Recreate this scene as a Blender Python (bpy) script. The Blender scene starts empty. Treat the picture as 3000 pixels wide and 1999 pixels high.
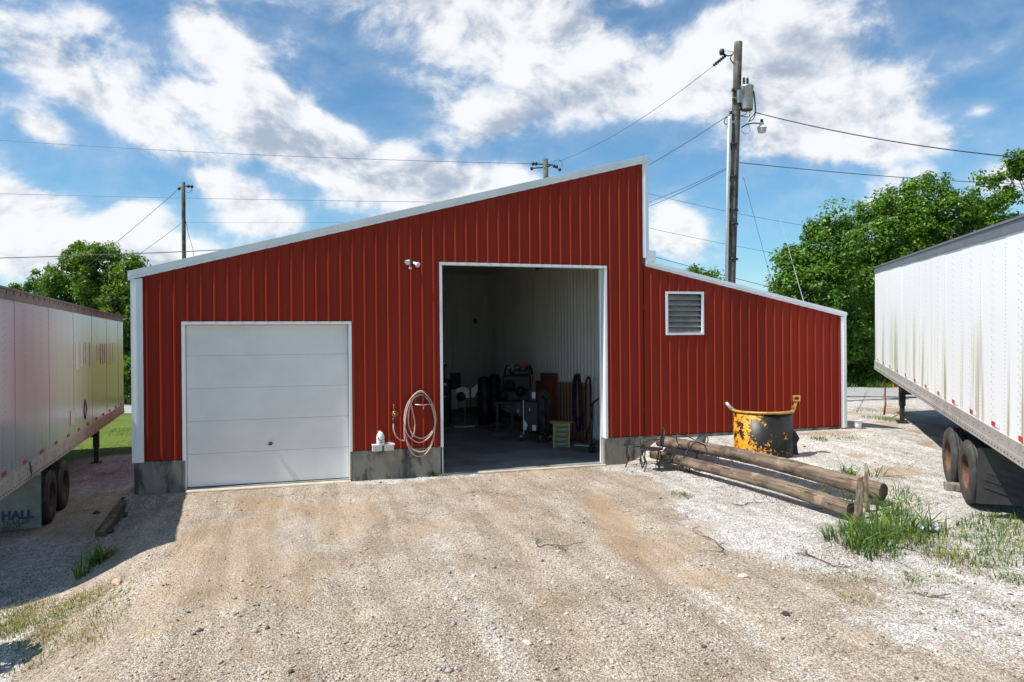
import bpy, math, random
import numpy as np
from mathutils import Vector, Matrix

# ------------------------------------------------------------------ camera
F_PX, CX, CY = 2170.4, 1500.0, 999.5            # photograph is 3000 x 1999
YAW, PITCH, ROLL = 0.30027, -0.00196, -0.00866
CAM = np.array([0.0, -14.758, 2.695])
_cy, _sy = math.cos(YAW), math.sin(YAW)
_fw = np.array([_sy*math.cos(PITCH), _cy*math.cos(PITCH), math.sin(PITCH)])
_rt = np.array([_cy, -_sy, 0.0]); _up = np.cross(_rt, _fw)
CR = math.cos(ROLL)*_rt + math.sin(ROLL)*_up
CU = -math.sin(ROLL)*_rt + math.cos(ROLL)*_up
CW = _fw
scene = bpy.context.scene
COL = scene.collection
cam_data = bpy.data.cameras.new("camera")
cam_data.sensor_width = 36.0
cam_data.lens = 36.0*F_PX/3000.0
cam_data.clip_end = 6000.0
cam = bpy.data.objects.new("camera", cam_data)
COL.objects.link(cam)
cam.matrix_world = Matrix(((CR[0], CU[0], -CW[0], CAM[0]), (CR[1], CU[1], -CW[1], CAM[1]),
                           (CR[2], CU[2], -CW[2], CAM[2]), (0, 0, 0, 1)))
scene.camera = cam

def ray(px, py):
    return (px-CX)/F_PX*CR - (py-CY)/F_PX*CU + CW
def at(px, py, depth):
    return CAM + depth*ray(px, py)
def gnd(px, py, z=0.0):
    d = ray(px, py); return CAM + d*((z-CAM[2])/d[2])
def on_wall(px, py, y=0.0):
    d = ray(px, py); return CAM + d*((y-CAM[1])/d[1])
def on_side(px, py, x):
    d = ray(px, py); return CAM + d*((x-CAM[0])/d[0])

# ------------------------------------------------------------------ light
SUN_EL, SUN_AZ = math.radians(56.5), math.radians(5.0)
SUN = Vector((-math.cos(SUN_EL)*math.cos(SUN_AZ), -math.cos(SUN_EL)*math.sin(SUN_AZ), math.sin(SUN_EL)))
sun_data = bpy.data.lights.new("sun", 'SUN')
sun_data.energy = 5.0
sun_data.angle = math.radians(0.53)
sun_data.color = (1.0, 0.955, 0.89)
sun = bpy.data.objects.new("sun", sun_data)
COL.objects.link(sun)
sun.rotation_euler = (-SUN).to_track_quat('-Z', 'Y').to_euler()
sun.location = (-30, -10, 40)

scene.view_settings.view_transform = 'Standard'
scene.view_settings.look = 'None'
scene.view_settings.exposure = 0.44
scene.view_settings.gamma = 1.0
scene.view_settings.use_curve_mapping = False
scene.render.engine = 'CYCLES'
scene.cycles.use_denoising = True
scene.cycles.max_bounces = 8
scene.cycles.diffuse_bounces = 4
scene.cycles.sample_clamp_indirect = 8.0

world = bpy.data.worlds.new("World")
scene.world = world
world.use_nodes = True

class NT:
    """small helper for writing node trees"""
    def __init__(s, tree):
        s.t = tree; s.t.nodes.clear()
    def n(s, kind, **kw):
        nd = s.t.nodes.new(kind)
        for k, v in kw.items(): setattr(nd, k, v)
        return nd
    def put(s, sock, v):
        if isinstance(v, bpy.types.NodeSocket): s.t.links.new(v, sock)
        else: sock.default_value = v
    def math(s, op, a, b=None, clamp=False):
        nd = s.n('ShaderNodeMath', operation=op); nd.use_clamp = clamp
        s.put(nd.inputs[0], a)
        if b is not None: s.put(nd.inputs[1], b)
        return nd.outputs[0]
    def vmath(s, op, a, b=None):
        nd = s.n('ShaderNodeVectorMath', operation=op)
        s.put(nd.inputs[0], a)
        if b is not None: s.put(nd.inputs[1], b)
        return nd.outputs['Value'] if op in ('DOT_PRODUCT', 'LENGTH', 'DISTANCE') else nd.outputs['Vector']
    def scale(s, a, f):
        nd = s.n('ShaderNodeVectorMath', operation='SCALE'); s.put(nd.inputs[0], a); s.put(nd.inputs['Scale'], f)
        return nd.outputs['Vector']
    def step(s, v, lo, hi, a=0.0, b=1.0):
        nd = s.n('ShaderNodeMapRange', interpolation_type='SMOOTHSTEP')
        s.put(nd.inputs[0], v); nd.inputs[1].default_value = lo; nd.inputs[2].default_value = hi
        nd.inputs[3].default_value = a; nd.inputs[4].default_value = b
        return nd.outputs[0]
    def mix(s, f, a, b, mode='MIX'):
        nd = s.n('ShaderNodeMix', data_type='RGBA', blend_type=mode); nd.clamp_factor = True
        s.put(nd.inputs['Factor'], f)
        for sock, v in ((nd.inputs[6], a), (nd.inputs[7], b)):
            if isinstance(v, (tuple, list)) and len(v) == 3: v = (*v, 1.0)
            s.put(sock, v)
        return nd.outputs[2]
    def noise(s, vec, scale, detail=4.0, rough=0.55, dist=0.0, col=False):
        nd = s.n('ShaderNodeTexNoise'); s.put(nd.inputs['Vector'], vec)
        nd.inputs['Scale'].default_value = scale; nd.inputs['Detail'].default_value = detail
        nd.inputs['Roughness'].default_value = rough; nd.inputs['Distortion'].default_value = dist
        return nd.outputs['Color' if col else 'Fac']
    def mapping(s, vec, scale=(1, 1, 1), loc=(0, 0, 0)):
        nd = s.n('ShaderNodeMapping'); s.put(nd.inputs['Vector'], vec)
        nd.inputs['Scale'].default_value = scale; nd.inputs['Location'].default_value = loc
        return nd.outputs[0]

# sky: clear-sky model with cumulus clouds laid over it (direction space, goes on all round)
def build_sky():
    g = NT(world.node_tree)
    out = g.n('ShaderNodeOutputWorld'); bg = g.n('ShaderNodeBackground')
    sky = g.n('ShaderNodeTexSky', sky_type='NISHITA')
    sky.sun_disc = False; sky.sun_elevation = SUN_EL
    sky.sun_rotation = math.atan2(SUN.x, SUN.y) % (2*math.pi)
    sky.altitude = 0.0; sky.air_density = 1.0; sky.dust_density = 0.35; sky.ozone_density = 2.2
    d = g.n('ShaderNodeTexCoord').outputs['Generated']
    K = 2353.0/3000.0
    # x, y, half-width, half-height (display pixels of the photo), tilt, weight
    blobs = [(1120, 60, 330, 125, 8, 1.25), (1320, 110, 130, 90, 0, .6), (520, 110, 135, 55, 48, 1.1), (430, 60, 60, 60, 0, .5),
             (330, 290, 230, 55, 28, 1.0), (600, 290, 240, 80, 28, .95), (700, 250, 130, 45, 25, .55), (130, 110, 270, 100, 20, .7), (215, 35, 60, 45, 0, .6),
             (95, 290, 85, 36, 28, .95), (820, 390, 205, 65, 18, 1.3), (1010, 420, 200, 55, 8, 1.25), (1160, 395, 95, 45, 0, 1.0),
             (1090, 265, 120, 50, 10, .8), (1370, 245, 260, 50, -6, .95), (1560, 160, 170, 85, 0, .85), (1860, 120, 175, 120, 25, 1.2),
             (1850, 260, 190, 100, 10, 1.0), (2030, 270, 110, 80, 30, .85), (1960, 330, 210, 35, 3, .8), (1700, 60, 110, 60, 0, .7),
             (1555, 500, 70, 45, 10, 1.0), (1560, 570, 90, 38, 5, .9), (560, 465, 105, 46, 8, 1.15), (620, 515, 90, 34, 0, 1.05),
             (180, 545, 340, 75, 6, 1.0), (20, 600, 120, 50, 0, .7), (0, 400, 50, 40, 0, .6), (2255, 255, 34, 26, -20, .75),
             (1470, 5, 70, 16, 0, .6), (2180, 175, 130, 22, -28, .3), (2080, 405, 60, 22, 0, .45), (2310, 415, 60, 45, 0, .55), (1840, 450, 45, 20, 0, .45), (330, 480, 70, 30, 10, .7), (480, 420, 40, 26, 0, .6), (90, 450, 80, 28, 5, .6), (330, 570, 120, 30, 0, .7), (760, 470, 60, 26, 0, .6), (1060, 330, 60, 24, 0, .6), (2050, 470, 60, 20, 0, .45), (2180, 320, 60, 20, -10, .3)]
    acc = None
    for (x, y, a, b, tilt, w) in blobs:
        px, py = x/K, y/K
        c = ray(px, py); L = np.linalg.norm(c); c = c/L
        t = math.radians(tilt)
        du = math.cos(t)*CR - math.sin(t)*CU; dv = math.sin(t)*CR + math.cos(t)*CU
        du = du - c*du.dot(c); dv = dv - c*dv.dot(c)
        du /= np.linalg.norm(du); dv /= np.linalg.norm(dv)
        su, sv = F_PX*L*K/a, F_PX*L*K/b
        comb = g.n('ShaderNodeCombineXYZ')
        g.put(comb.inputs[0], g.vmath('DOT_PRODUCT', d, tuple(du*su)))
        g.put(comb.inputs[1], g.vmath('DOT_PRODUCT', d, tuple(dv*sv)))
        fall = g.step(g.vmath('LENGTH', comb.outputs[0]), 1.75, 0.0, 0.0, w)
        acc = fall if acc is None else g.math('ADD', acc, fall)
    p = g.mapping(d, scale=(1.0, 1.0, 1.45))
    warp = g.vmath('SUBTRACT', g.noise(p, 3.2, 3, .5, 0, True), (.5, .5, .5))
    p = g.vmath('ADD', p, g.scale(warp, 0.10))
    nz = g.noise(p, 6.6, 11, .60, .15)
    fine = g.noise(p, 17.0, 7, .62, .2)
    toward = tuple(Vector(SUN)*0.035)
    nz2 = g.noise(g.vmath('ADD', p, toward), 6.6, 7, .58, .15)
    dens = g.math('ADD', g.math('MULTIPLY', acc, .66), g.math('MULTIPLY', g.math('SUBTRACT', nz, .47), 2.1))
    dens = g.math('ADD', dens, g.math('MULTIPLY', g.math('SUBTRACT', fine, .5), .80))
    alpha = g.math('ADD', g.math('MULTIPLY', g.step(dens, .20, .70), .78), g.math('MULTIPLY', g.step(dens, -.35, .62), .22))
    # relief: thinner towards the sun reads lit, thicker reads grey
    relief = g.math('SUBTRACT', nz, nz2)
    thick = g.step(dens, .45, 1.6)
    shade = g.math('ADD', g.math('MULTIPLY', relief, 3.6), g.math('ADD', g.math('MULTIPLY', thick, -.24), g.math('MULTIPLY', g.math('SUBTRACT', fine, .5), .8)))
    val = g.math('ADD', .84, shade)
    val = g.math('MAXIMUM', g.math('MINIMUM', val, 1.0), .0)
    grey = g.mix(g.step(val, .22, .96), (.44, .51, .62), (1.0, 1.0, 1.0))
    cloud = g.mix(1.0, grey, (8.0, 8.1, 8.25), 'MULTIPLY')
    skyc = g.mix(1.0, sky.outputs[0], (.68, 1.03, 1.15), 'MULTIPLY')
    colr = g.mix(g.math('MULTIPLY', alpha, .96), skyc, cloud)
    g.put(bg.inputs['Color'], colr); bg.inputs['Strength'].default_value = 0.09
    g.t.links.new(bg.outputs[0], out.inputs[0])
build_sky()
world.cycles.sampling_method = 'MANUAL'
world.cycles.sample_map_resolution = 512

# ------------------------------------------------------------------ mesh + object helpers
rng = np.random.default_rng(7)
random.seed(7)
V3 = lambda *a: np.array(a, float)

class MB:
    def __init__(s):
        s.v = []; s.f = []; s.sm = []
    def add(s, verts, faces, smooth=False):
        o = len(s.v)
        s.v += [tuple(float(c) for c in p) for p in verts]
        s.f += [tuple(o+i for i in f) for f in faces]
        s.sm += [smooth]*len(faces)
        return s
    def box(s, a, b, bev=0.0):
        x0, y0, z0 = (min(p, q) for p, q in zip(a, b)); x1, y1, z1 = (max(p, q) for p, q in zip(a, b))
        if bev <= 0 or min(x1-x0, y1-y0, z1-z0) < 2.2*bev:
            v = [(x0,y0,z0),(x1,y0,z0),(x1,y1,z0),(x0,y1,z0),(x0,y0,z1),(x1,y0,z1),(x1,y1,z1),(x0,y1,z1)]
            return s.add(v, [(0,3,2,1),(4,5,6,7),(0,1,5,4),(1,2,6,5),(2,3,7,6),(3,0,4,7)])
        ring = lambda z, i: [(x0+i+(bev if k in (0,) else 0), 0, 0) for k in range(0)]
        def loop(z, i):
            return [(x0+i+bev, y0+i, z), (x1-i-bev, y0+i, z), (x1-i, y0+i+bev, z), (x1-i, y1-i-bev, z),
                    (x1-i-bev, y1-i, z), (x0+i+bev, y1-i, z), (x0+i, y1-i-bev, z), (x0+i, y0+i+bev, z)]
        v = loop(z0, bev*.7) + loop(z0+bev, 0) + loop(z1-bev, 0) + loop(z1, bev*.7)
        f = [tuple(range(7, -1, -1)), tuple(range(24, 32))]
        for r in range(3):
            for k in range(8):
                f.append((r*8+k, r*8+(k+1) % 8, (r+1)*8+(k+1) % 8, (r+1)*8+k))
        return s.add(v, f)
    def tube(s, pts, rad, n=8, cap=True, smooth=True, closed=False):
        pts = [np.array(p, float) for p in pts]
        m = len(pts)
        rads = list(rad) if hasattr(rad, '__len__') else [rad]*m
        rings = []; prev = None
        for i in range(m):
            if closed: t = pts[(i+1) % m]-pts[i-1]
            else: t = pts[min(i+1, m-1)]-pts[max(i-1, 0)]
            t = t/(np.linalg.norm(t)+1e-12)
            if prev is None:
                h = V3(0,0,1) if abs(t[2]) < .9 else V3(1,0,0)
                u = np.cross(t, h)
            else:
                u = prev - t*prev.dot(t)
            u /= np.linalg.norm(u)+1e-12; prev = u
            w = np.cross(t, u)
            rings.append([pts[i]+rads[i]*(math.cos(2*math.pi*k/n)*u+math.sin(2*math.pi*k/n)*w) for k in range(n)])
        v = [p for r in rings for p in r]; f = []
        for i in range(m if closed else m-1):
            j = (i+1) % m
            for k in range(n):
                f.append((i*n+k, i*n+(k+1) % n, j*n+(k+1) % n, j*n+k))
        o = len(s.v); s.add(v, f, smooth)
        if cap and not closed:
            s.f += [tuple(o+k for k in range(n-1, -1, -1)), tuple(o+(m-1)*n+k for k in range(n))]; s.sm += [False, False]
        return s
    def cyl(s, a, b, r0, r1=None, n=12, smooth=True):
        return s.tube([a, b], [r0, r0 if r1 is None else r1], n, True, smooth)
    def lathe(s, prof, origin=(0,0,0), axis=(0,0,1), n=20, smooth=True, arc=(0, 2*math.pi), uvec=None):
        ax = np.array(axis, float); ax /= np.linalg.norm(ax)
        h = np.array(uvec, float) if uvec is not None else (V3(1,0,0) if abs(ax[0]) < .9 else V3(0,1,0))
        u = h-ax*h.dot(ax); u /= np.linalg.norm(u); w = np.cross(ax, u)
        full = abs(arc[1]-arc[0]-2*math.pi) < 1e-6
        cnt = n if full else n+1
        v = []
        for k in range(cnt):
            t = arc[0]+(arc[1]-arc[0])*k/n
            dr = math.cos(t)*u+math.sin(t)*w
            for r, z in prof: v.append(np.array(origin)+r*dr+z*ax)
        m = len(prof); f = []
        for k in range(n):
            k2 = (k+1) % cnt
            for i in range(m-1):
                f.append((k*m+i, k2*m+i, k2*m+i+1, k*m+i+1))
        return s.add(v, f, smooth)
    def prism(s, poly, off):
        """closed polygon (3D points) extruded by vector off"""
        n = len(poly); off = np.array(off, float)
        v = [np.array(p, float) for p in poly]; v = v+[p+off for p in v]
        f = [tuple(range(n-1, -1, -1)), tuple(range(n, 2*n))]+[(k, (k+1) % n, n+(k+1) % n, n+k) for k in range(n)]
        return s.add(v, f)
    def quad(s, *p):
        return s.add(p, [tuple(range(len(p)))])
    def build(s, name, material, parent=None):
        me = bpy.data.meshes.new(name)
        me.from_pydata(s.v, [], s.f)
        me.polygons.foreach_set('use_smooth', s.sm)
        me.materials.append(material)
        me.update()
        o = bpy.data.objects.new(name, me); COL.objects.link(o)
        if parent is not None: o.parent = parent
        return o

def build_each(mb, name, material, parent):
    """every separate piece of the builder becomes a part of its own"""
    par = list(range(len(mb.v)))
    def find(i):
        while par[i] != i: par[i] = par[par[i]]; i = par[i]
        return i
    for f in mb.f:
        for k in f[1:]: par[find(k)] = find(f[0])
    grp = {}
    for f, sm in zip(mb.f, mb.sm): grp.setdefault(find(f[0]), []).append((f, sm))
    for fs in grp.values():
        ids = sorted({i for f, _ in fs for i in f}); ix = {i: k for k, i in enumerate(ids)}
        q = MB(); q.v = [mb.v[i] for i in ids]; q.f = [tuple(ix[i] for i in f) for f, _ in fs]; q.sm = [m for _, m in fs]
        q.build(name, material, parent)
def tag(o, label=None, cat=None, group=None, kind=None):
    for k, v in (('label', label), ('category', cat), ('group', group), ('kind', kind)):
        if v: o[k] = v
    return o
def thing(name, label, cat, loc=(0,0,0), rot=(0,0,0), group=None):
    o = bpy.data.objects.new(name, None); COL.objects.link(o)
    o.empty_display_size = .2
    o.location = tuple(float(c) for c in loc); o.rotation_euler = rot
    return tag(o, label, cat, group)
def mesh_np(name, verts, faces, material, cols=None, parent=None, smooth=False):
    """verts (n,3), faces (m,k) arrays; cols (n,3) -> colour attribute 'tint'"""
    me = bpy.data.meshes.new(name)
    verts = np.asarray(verts, np.float32); faces = np.asarray(faces, np.int32)
    me.vertices.add(len(verts)); me.vertices.foreach_set('co', verts.ravel())
    k = faces.shape[1]
    me.loops.add(faces.size); me.loops.foreach_set('vertex_index', faces.ravel())
    me.polygons.add(len(faces))
    me.polygons.foreach_set('loop_start', np.arange(0, faces.size, k, dtype=np.int32))
    me.polygons.foreach_set('loop_total', np.full(len(faces), k, np.int32))
    if smooth: me.polygons.foreach_set('use_smooth', np.ones(len(faces), bool))
    if cols is not None:
        at_ = me.color_attributes.new('tint', 'FLOAT_COLOR', 'POINT')
        c4 = np.ones((len(verts), 4), np.float32); c4[:, :3] = cols
        at_.data.foreach_set('color', c4.ravel())
    me.materials.append(material)
    me.update(calc_edges=True); me.validate()
    o = bpy.data.objects.new(name, me); COL.objects.link(o)
    if parent is not None: o.parent = parent
    return o

# ------------------------------------------------------------------ materials
def mat(name, base, rough=.5, metal=0.0, var=.12, scale=3.0, bump=0.0, bscale=30.0, spec=.5, dirt=None, dirt_amt=.4, dscale=1.5, stretch=(1,1,1), coat=0.0):
    m = bpy.data.materials.new(name); m.use_nodes = True
    g = NT(m.node_tree)
    out = g.n('ShaderNodeOutputMaterial'); b = g.n('ShaderNodeBsdfPrincipled')
    co = g.mapping(g.n('ShaderNodeTexCoord').outputs['Object'], scale=stretch)
    nz = g.noise(co, scale, 6, .6)
    lo = tuple(max(0, c*(1-var)) for c in base); hi = tuple(min(1, c*(1+var)) for c in base)
    c = g.mix(g.step(nz, .3, .7), lo, hi)
    if dirt is not None:
        dn = g.noise(g.vmath('ADD', co, (7.1, 3.3, 1.7)), dscale, 8, .65, .3)
        c = g.mix(g.math('MULTIPLY', g.step(dn, .45, .75), dirt_amt), c, dirt)
    g.put(b.inputs['Base Color'], c)
    g.put(b.inputs['Roughness'], g.math('ADD', rough-.06, g.math('MULTIPLY', g.noise(co, scale*4, 3, .6), .12)))
    b.inputs['Metallic'].default_value = metal
    b.inputs['Specular IOR Level'].default_value = spec
    b.inputs['Coat Weight'].default_value = coat
    if bump > 0:
        bn = g.n('ShaderNodeBump'); bn.inputs['Strength'].default_value = bump; bn.inputs['Distance'].default_value = .02
        g.put(bn.inputs['Height'], g.noise(co, bscale, 5, .6)); g.t.links.new(bn.outputs[0], b.inputs['Normal'])
    g.t.links.new(b.outputs[0], out.inputs[0])
    return m

def tint_mat(name, rough=.6, trans=0.0, mul=(1,1,1), spec=.3):
    m = bpy.data.materials.new(name); m.use_nodes = True
    g = NT(m.node_tree)
    out = g.n('ShaderNodeOutputMaterial'); b = g.n('ShaderNodeBsdfPrincipled')
    a = g.n('ShaderNodeAttribute', attribute_name='tint')
    c = g.mix(1.0, a.outputs['Color'], mul, 'MULTIPLY')
    g.put(b.inputs['Base Color'], c); b.inputs['Roughness'].default_value = rough
    b.inputs['Specular IOR Level'].default_value = spec
    last = b.outputs[0]
    if trans > 0:
        tr = g.n('ShaderNodeBsdfTranslucent'); g.put(tr.inputs['Color'], g.mix(1.0, c, (1.25, 1.35, .55), 'MULTIPLY'))
        ms = g.n('ShaderNodeMixShader'); ms.inputs[0].default_value = trans
        g.t.links.new(b.outputs[0], ms.inputs[1]); g.t.links.new(tr.outputs[0], ms.inputs[2]); last = ms.outputs[0]
    g.t.links.new(last, out.inputs[0])
    return m

MT = {}
MT['red'] = mat('red_steel_siding', (.268, .030, .0155), .5, 0, .08, .7, spec=.08, dirt=(.19, .022, .014), dirt_amt=.35, dscale=.8, stretch=(1, 1, .25))
MT['white_trim'] = mat('white_trim_steel', (.80, .83, .86), .40, 0, .05, 2, spec=.4, dirt=(.45, .45, .43), dirt_amt=.25, stretch=(1, 1, .3))
_g = MT['red'].node_tree; _p = next(n for n in _g.nodes if n.type == 'BSDF_PRINCIPLED'); _src = _p.inputs['Base Color'].links[0].from_socket
_oi = _g.nodes.new('ShaderNodeObjectInfo'); _hs = _g.nodes.new('ShaderNodeHueSaturation'); _mr = _g.nodes.new('ShaderNodeMapRange')
_g.links.new(_oi.outputs['Random'], _mr.inputs[0]); _mr.inputs[3].default_value = .90; _mr.inputs[4].default_value = 1.10
_g.links.new(_mr.outputs[0], _hs.inputs['Value']); _g.links.new(_src, _hs.inputs['Color']); _g.links.new(_hs.outputs[0], _p.inputs['Base Color'])   # sheets from different batches
MT['roof'] = mat('galvanised_roof', (.62, .65, .68), .4, .4, .08, 1)
MT['door'] = mat('white_door_panel', (.80, .795, .785), .45, 0, .04, 1.2, bump=.03, bscale=40, dirt=(.50, .49, .46), dirt_amt=.22, dscale=.9)
MT['dark_gap'] = mat('dark_rubber_seal', (.03, .03, .03), .8)
MT['liner'] = mat('white_liner_steel', (.55, .55, .54), .42, 0, .06, 1.0, dirt=(.35, .34, .32), dirt_amt=.4, stretch=(1, 1, .3))
MT['ceiling'] = mat('pale_ceiling_sheet', (.62, .60, .55), .6, 0, .06)
MT['black'] = mat('black_paint', (.018, .018, .02), .5, 0, .3, 6)
MT['blackmetal'] = mat('worn_black_steel', (.03, .03, .032), .45, .3, .4, 12, dirt=(.13, .07, .04), dirt_amt=.5, dscale=8)
MT['rubber'] = mat('tyre_rubber', (.035, .034, .033), .8, 0, .3, 8, bump=.4, bscale=60, dirt=(.16, .14, .12), dirt_amt=.45, dscale=4)
MT['rust'] = mat('rusty_rim', (.15, .072, .034), .8, .1, .35, 7, dirt=(.04, .026, .018), dirt_amt=.95, dscale=4)
MT['steel'] = mat('weathered_galvanised', (.48, .49, .50), .45, .7, .12, 5, dirt=(.25, .24, .22), dirt_amt=.4)
MT['alu'] = mat('aluminium_rail', (.56, .54, .51), .42, .55, .10, 4, dirt=(.30, .27, .23), dirt_amt=.5, dscale=2.5)
MT['dirty_alu'] = mat('grimy_pale_rail', (.52, .47, .40), .55, .1, .15, 3, dirt=(.22, .16, .11), dirt_amt=.6, dscale=2.0)
MT['toprail'] = mat('grey_top_rail', (.17, .165, .19), .42, .4, .12, 3)
MT['brown_rail'] = mat('stained_brown_rail', (.20, .145, .12), .6, .1, .25, 3, dirt=(.10, .05, .03), dirt_amt=.6)
MT['redtape'] = mat('red_reflector', (.55, .012, .02), .35, 0, .15, 12)
MT['oldtape'] = mat('faded_red_reflector', (.42, .07, .05), .6, 0, .4, 12)
MT['whitetape'] = mat('white_reflector', (.75, .75, .75), .4)
MT['orange'] = mat('orange_plastic', (.65, .16, .02), .4)
MT['brass'] = mat('brass_fitting', (.42, .27, .07), .35, .8)
MT['copper'] = mat('rusty_iron_pipe', (.22, .08, .04), .6, .4, .3, 20)
MT['hose'] = mat('faded_tan_hose', (.56, .40, .33), .5, 0, .12, 9)
MT['plastic'] = mat('white_plastic', (.76, .77, .78), .4, 0, .05, 4)
MT['cream'] = mat('cream_plastic', (.62, .58, .52), .5, 0, .08)
MT['glass'] = mat('lamp_glass', (.55, .52, .50), .25, 0, .1, 5)
MT['yellow'] = mat('yellow_plastic', (.68, .46, .10), .55, 0, .12, 6)
MT['greyblue'] = mat('grey_blue_plastic', (.17, .21, .22), .6, 0, .2, 6)
MT['cardboard'] = mat('brown_hardboard', (.34, .12, .07), .7, 0, .12, 3)
MT['blue'] = mat('dark_blue_board', (.035, .05, .09), .5)
MT['green_tank'] = mat('grey_green_tank', (.10, .115, .09), .45, .2, .15, 5)
MT['flap'] = mat('black_rubber_flap', (.045, .045, .048), .6, 0, .25, 5, dirt=(.10, .09, .08), dirt_amt=.4)
MT['litter_blue'] = mat('pale_blue_plastic', (.45, .66, .78), .4)
MT['leaf'] = tint_mat('leaf', .45, .32, (1, 1, 1), .35)
MT['grass'] = tint_mat('grass_blade', .55, .28, (1, 1, 1), .25)
MT['stone'] = tint_mat('limestone_chip', .8, 0.0, (1, 1, 1), .2)
MT['bark'] = mat('tree_bark', (.085, .065, .05), .9, 0, .35, 6, bump=.6, bscale=14, stretch=(1, 1, .3))
MT['wire'] = mat('black_cable', (.02, .022, .026), .6)
MT['wire_grey'] = mat('grey_conductor', (.09, .12, .16), .5, .3)
MT['wire_bright'] = mat('galvanised_guy_strand', (.55, .56, .57), .4, .6)
MT['letter_blue'] = mat('blue_lettering', (.012, .05, .16), .5, 0, .3, 12, dirt=(.17, .18, .15), dirt_amt=.6, dscale=9)
MT['letter_dark'] = mat('worn_dark_lettering', (.06, .07, .08), .6, 0, .3, 12, dirt=(.22, .23, .18), dirt_amt=.85, dscale=9)
MT['ghost'] = mat('ghost_lettering', (.60, .58, .60), .28, 0, .05, 2)
MT['outline'] = mat('dark_placard_outline', (.05, .03, .03), .6)
MT['asphalt'] = mat('pale_old_asphalt', (.30, .30, .295), .9, 0, .12, 3, bump=.2, bscale=60)

def concrete_mat():
    m = bpy.data.materials.new('stained_concrete'); m.use_nodes = True
    g = NT(m.node_tree); out = g.n('ShaderNodeOutputMaterial'); b = g.n('ShaderNodeBsdfPrincipled')
    co = g.n('ShaderNodeTexCoord').outputs['Object']
    base = g.mix(g.noise(co, 6, 8, .65), (.17, .155, .125), (.27, .25, .21))
    streak = g.noise(g.mapping(co, (3.6, 3.6, 1.3)), 1.0, 8, .66, .5)
    c = g.mix(g.step(streak, .47, .63), base, (.055, .052, .047))
    rst = g.noise(g.mapping(co, (3.0, 3.0, .5), (4.2, 0, 0)), 1.0, 5, .6)
    c = g.mix(g.math('MULTIPLY', g.step(rst, .56, .72), .45), c, (.40, .37, .31))
    b.inputs['Roughness'].default_value = .85; g.put(b.inputs['Base Color'], c)
    bn = g.n('ShaderNodeBump'); bn.inputs['Strength'].default_value = .35; bn.inputs['Distance'].default_value = .01
    g.put(bn.inputs['Height'], g.noise(co, 35, 6, .65)); g.t.links.new(bn.outputs[0], b.inputs['Normal'])
    g.t.links.new(b.outputs[0], out.inputs[0]); return m
MT['concrete'] = concrete_mat()
MT['slab'] = mat('oiled_floor_slab', (.27, .265, .26), .5, 0, .3, 1.2, dirt=(.05, .048, .046), dirt_amt=.7, dscale=.9)
MT['sill'] = mat('worn_concrete_sill', (.46, .40, .31), .85, 0, .15, 4, bump=.3)

def wood_mat(name, light, dark, crack=(.03, .024, .018), axis=0, grain=1.0):
    m = bpy.data.materials.new(name); m.use_nodes = True
    g = NT(m.node_tree); out = g.n('ShaderNodeOutputMaterial'); b = g.n('ShaderNodeBsdfPrincipled')
    co = g.n('ShaderNodeTexCoord').outputs['Object']
    st = [14.0*grain]*3; st[axis] = .9*grain
    n1 = g.noise(g.mapping(co, tuple(st)), 1.0, 8, .62, .5)
    n2 = g.noise(co, 1.7, 5, .6)
    st2 = [26.0*grain]*3; st2[axis] = 1.3*grain
    n3 = g.noise(g.mapping(co, tuple(st2), (3, 1, 2)), 1.0, 4, .5, .8)
    c = g.mix(g.step(n1, .3, .72), dark, light)
    c = g.mix(g.math('MULTIPLY', g.step(n2, .46, .62), .75), c, tuple(x*.55 for x in dark))
    n4 = g.noise(g.vmath('ADD', co, (9, 2, 4)), 3.1, 6, .65)
    c = g.mix(g.math('MULTIPLY', g.step(n4, .55, .68), .55), c, tuple(min(1, x*1.45) for x in light))
    cr = g.step(n3, .62, .68)
    c = g.mix(cr, c, crack)
    g.put(b.inputs['Base Color'], c); b.inputs['Roughness'].default_value = .85; b.inputs['Specular IOR Level'].default_value = .2
    bn = g.n('ShaderNodeBump'); bn.inputs['Strength'].default_value = .7; bn.inputs['Distance'].default_value = .015
    g.put(bn.inputs['Height'], g.math('SUBTRACT', n1, cr)); g.t.links.new(bn.outputs[0], b.inputs['Normal'])
    g.t.links.new(b.outputs[0], out.inputs[0]); return m
MT['log'] = wood_mat('weathered_pole_wood', (.27, .205, .152), (.10, .072, .050))
MT['polewood'] = wood_mat('utility_pole_wood', (.22, .20, .165), (.075, .068, .058), axis=2, grain=.7)
MT['stake'] = wood_mat('split_stake_wood', (.33, .26, .18), (.15, .10, .07), axis=2, grain=1.6)
MT['timber'] = wood_mat('old_retaining_timber', (.22, .18, .09), (.06, .052, .035), axis=1)
MT['plank'] = wood_mat('pale_plank', (.38, .28, .13), (.26, .18, .08))

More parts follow.
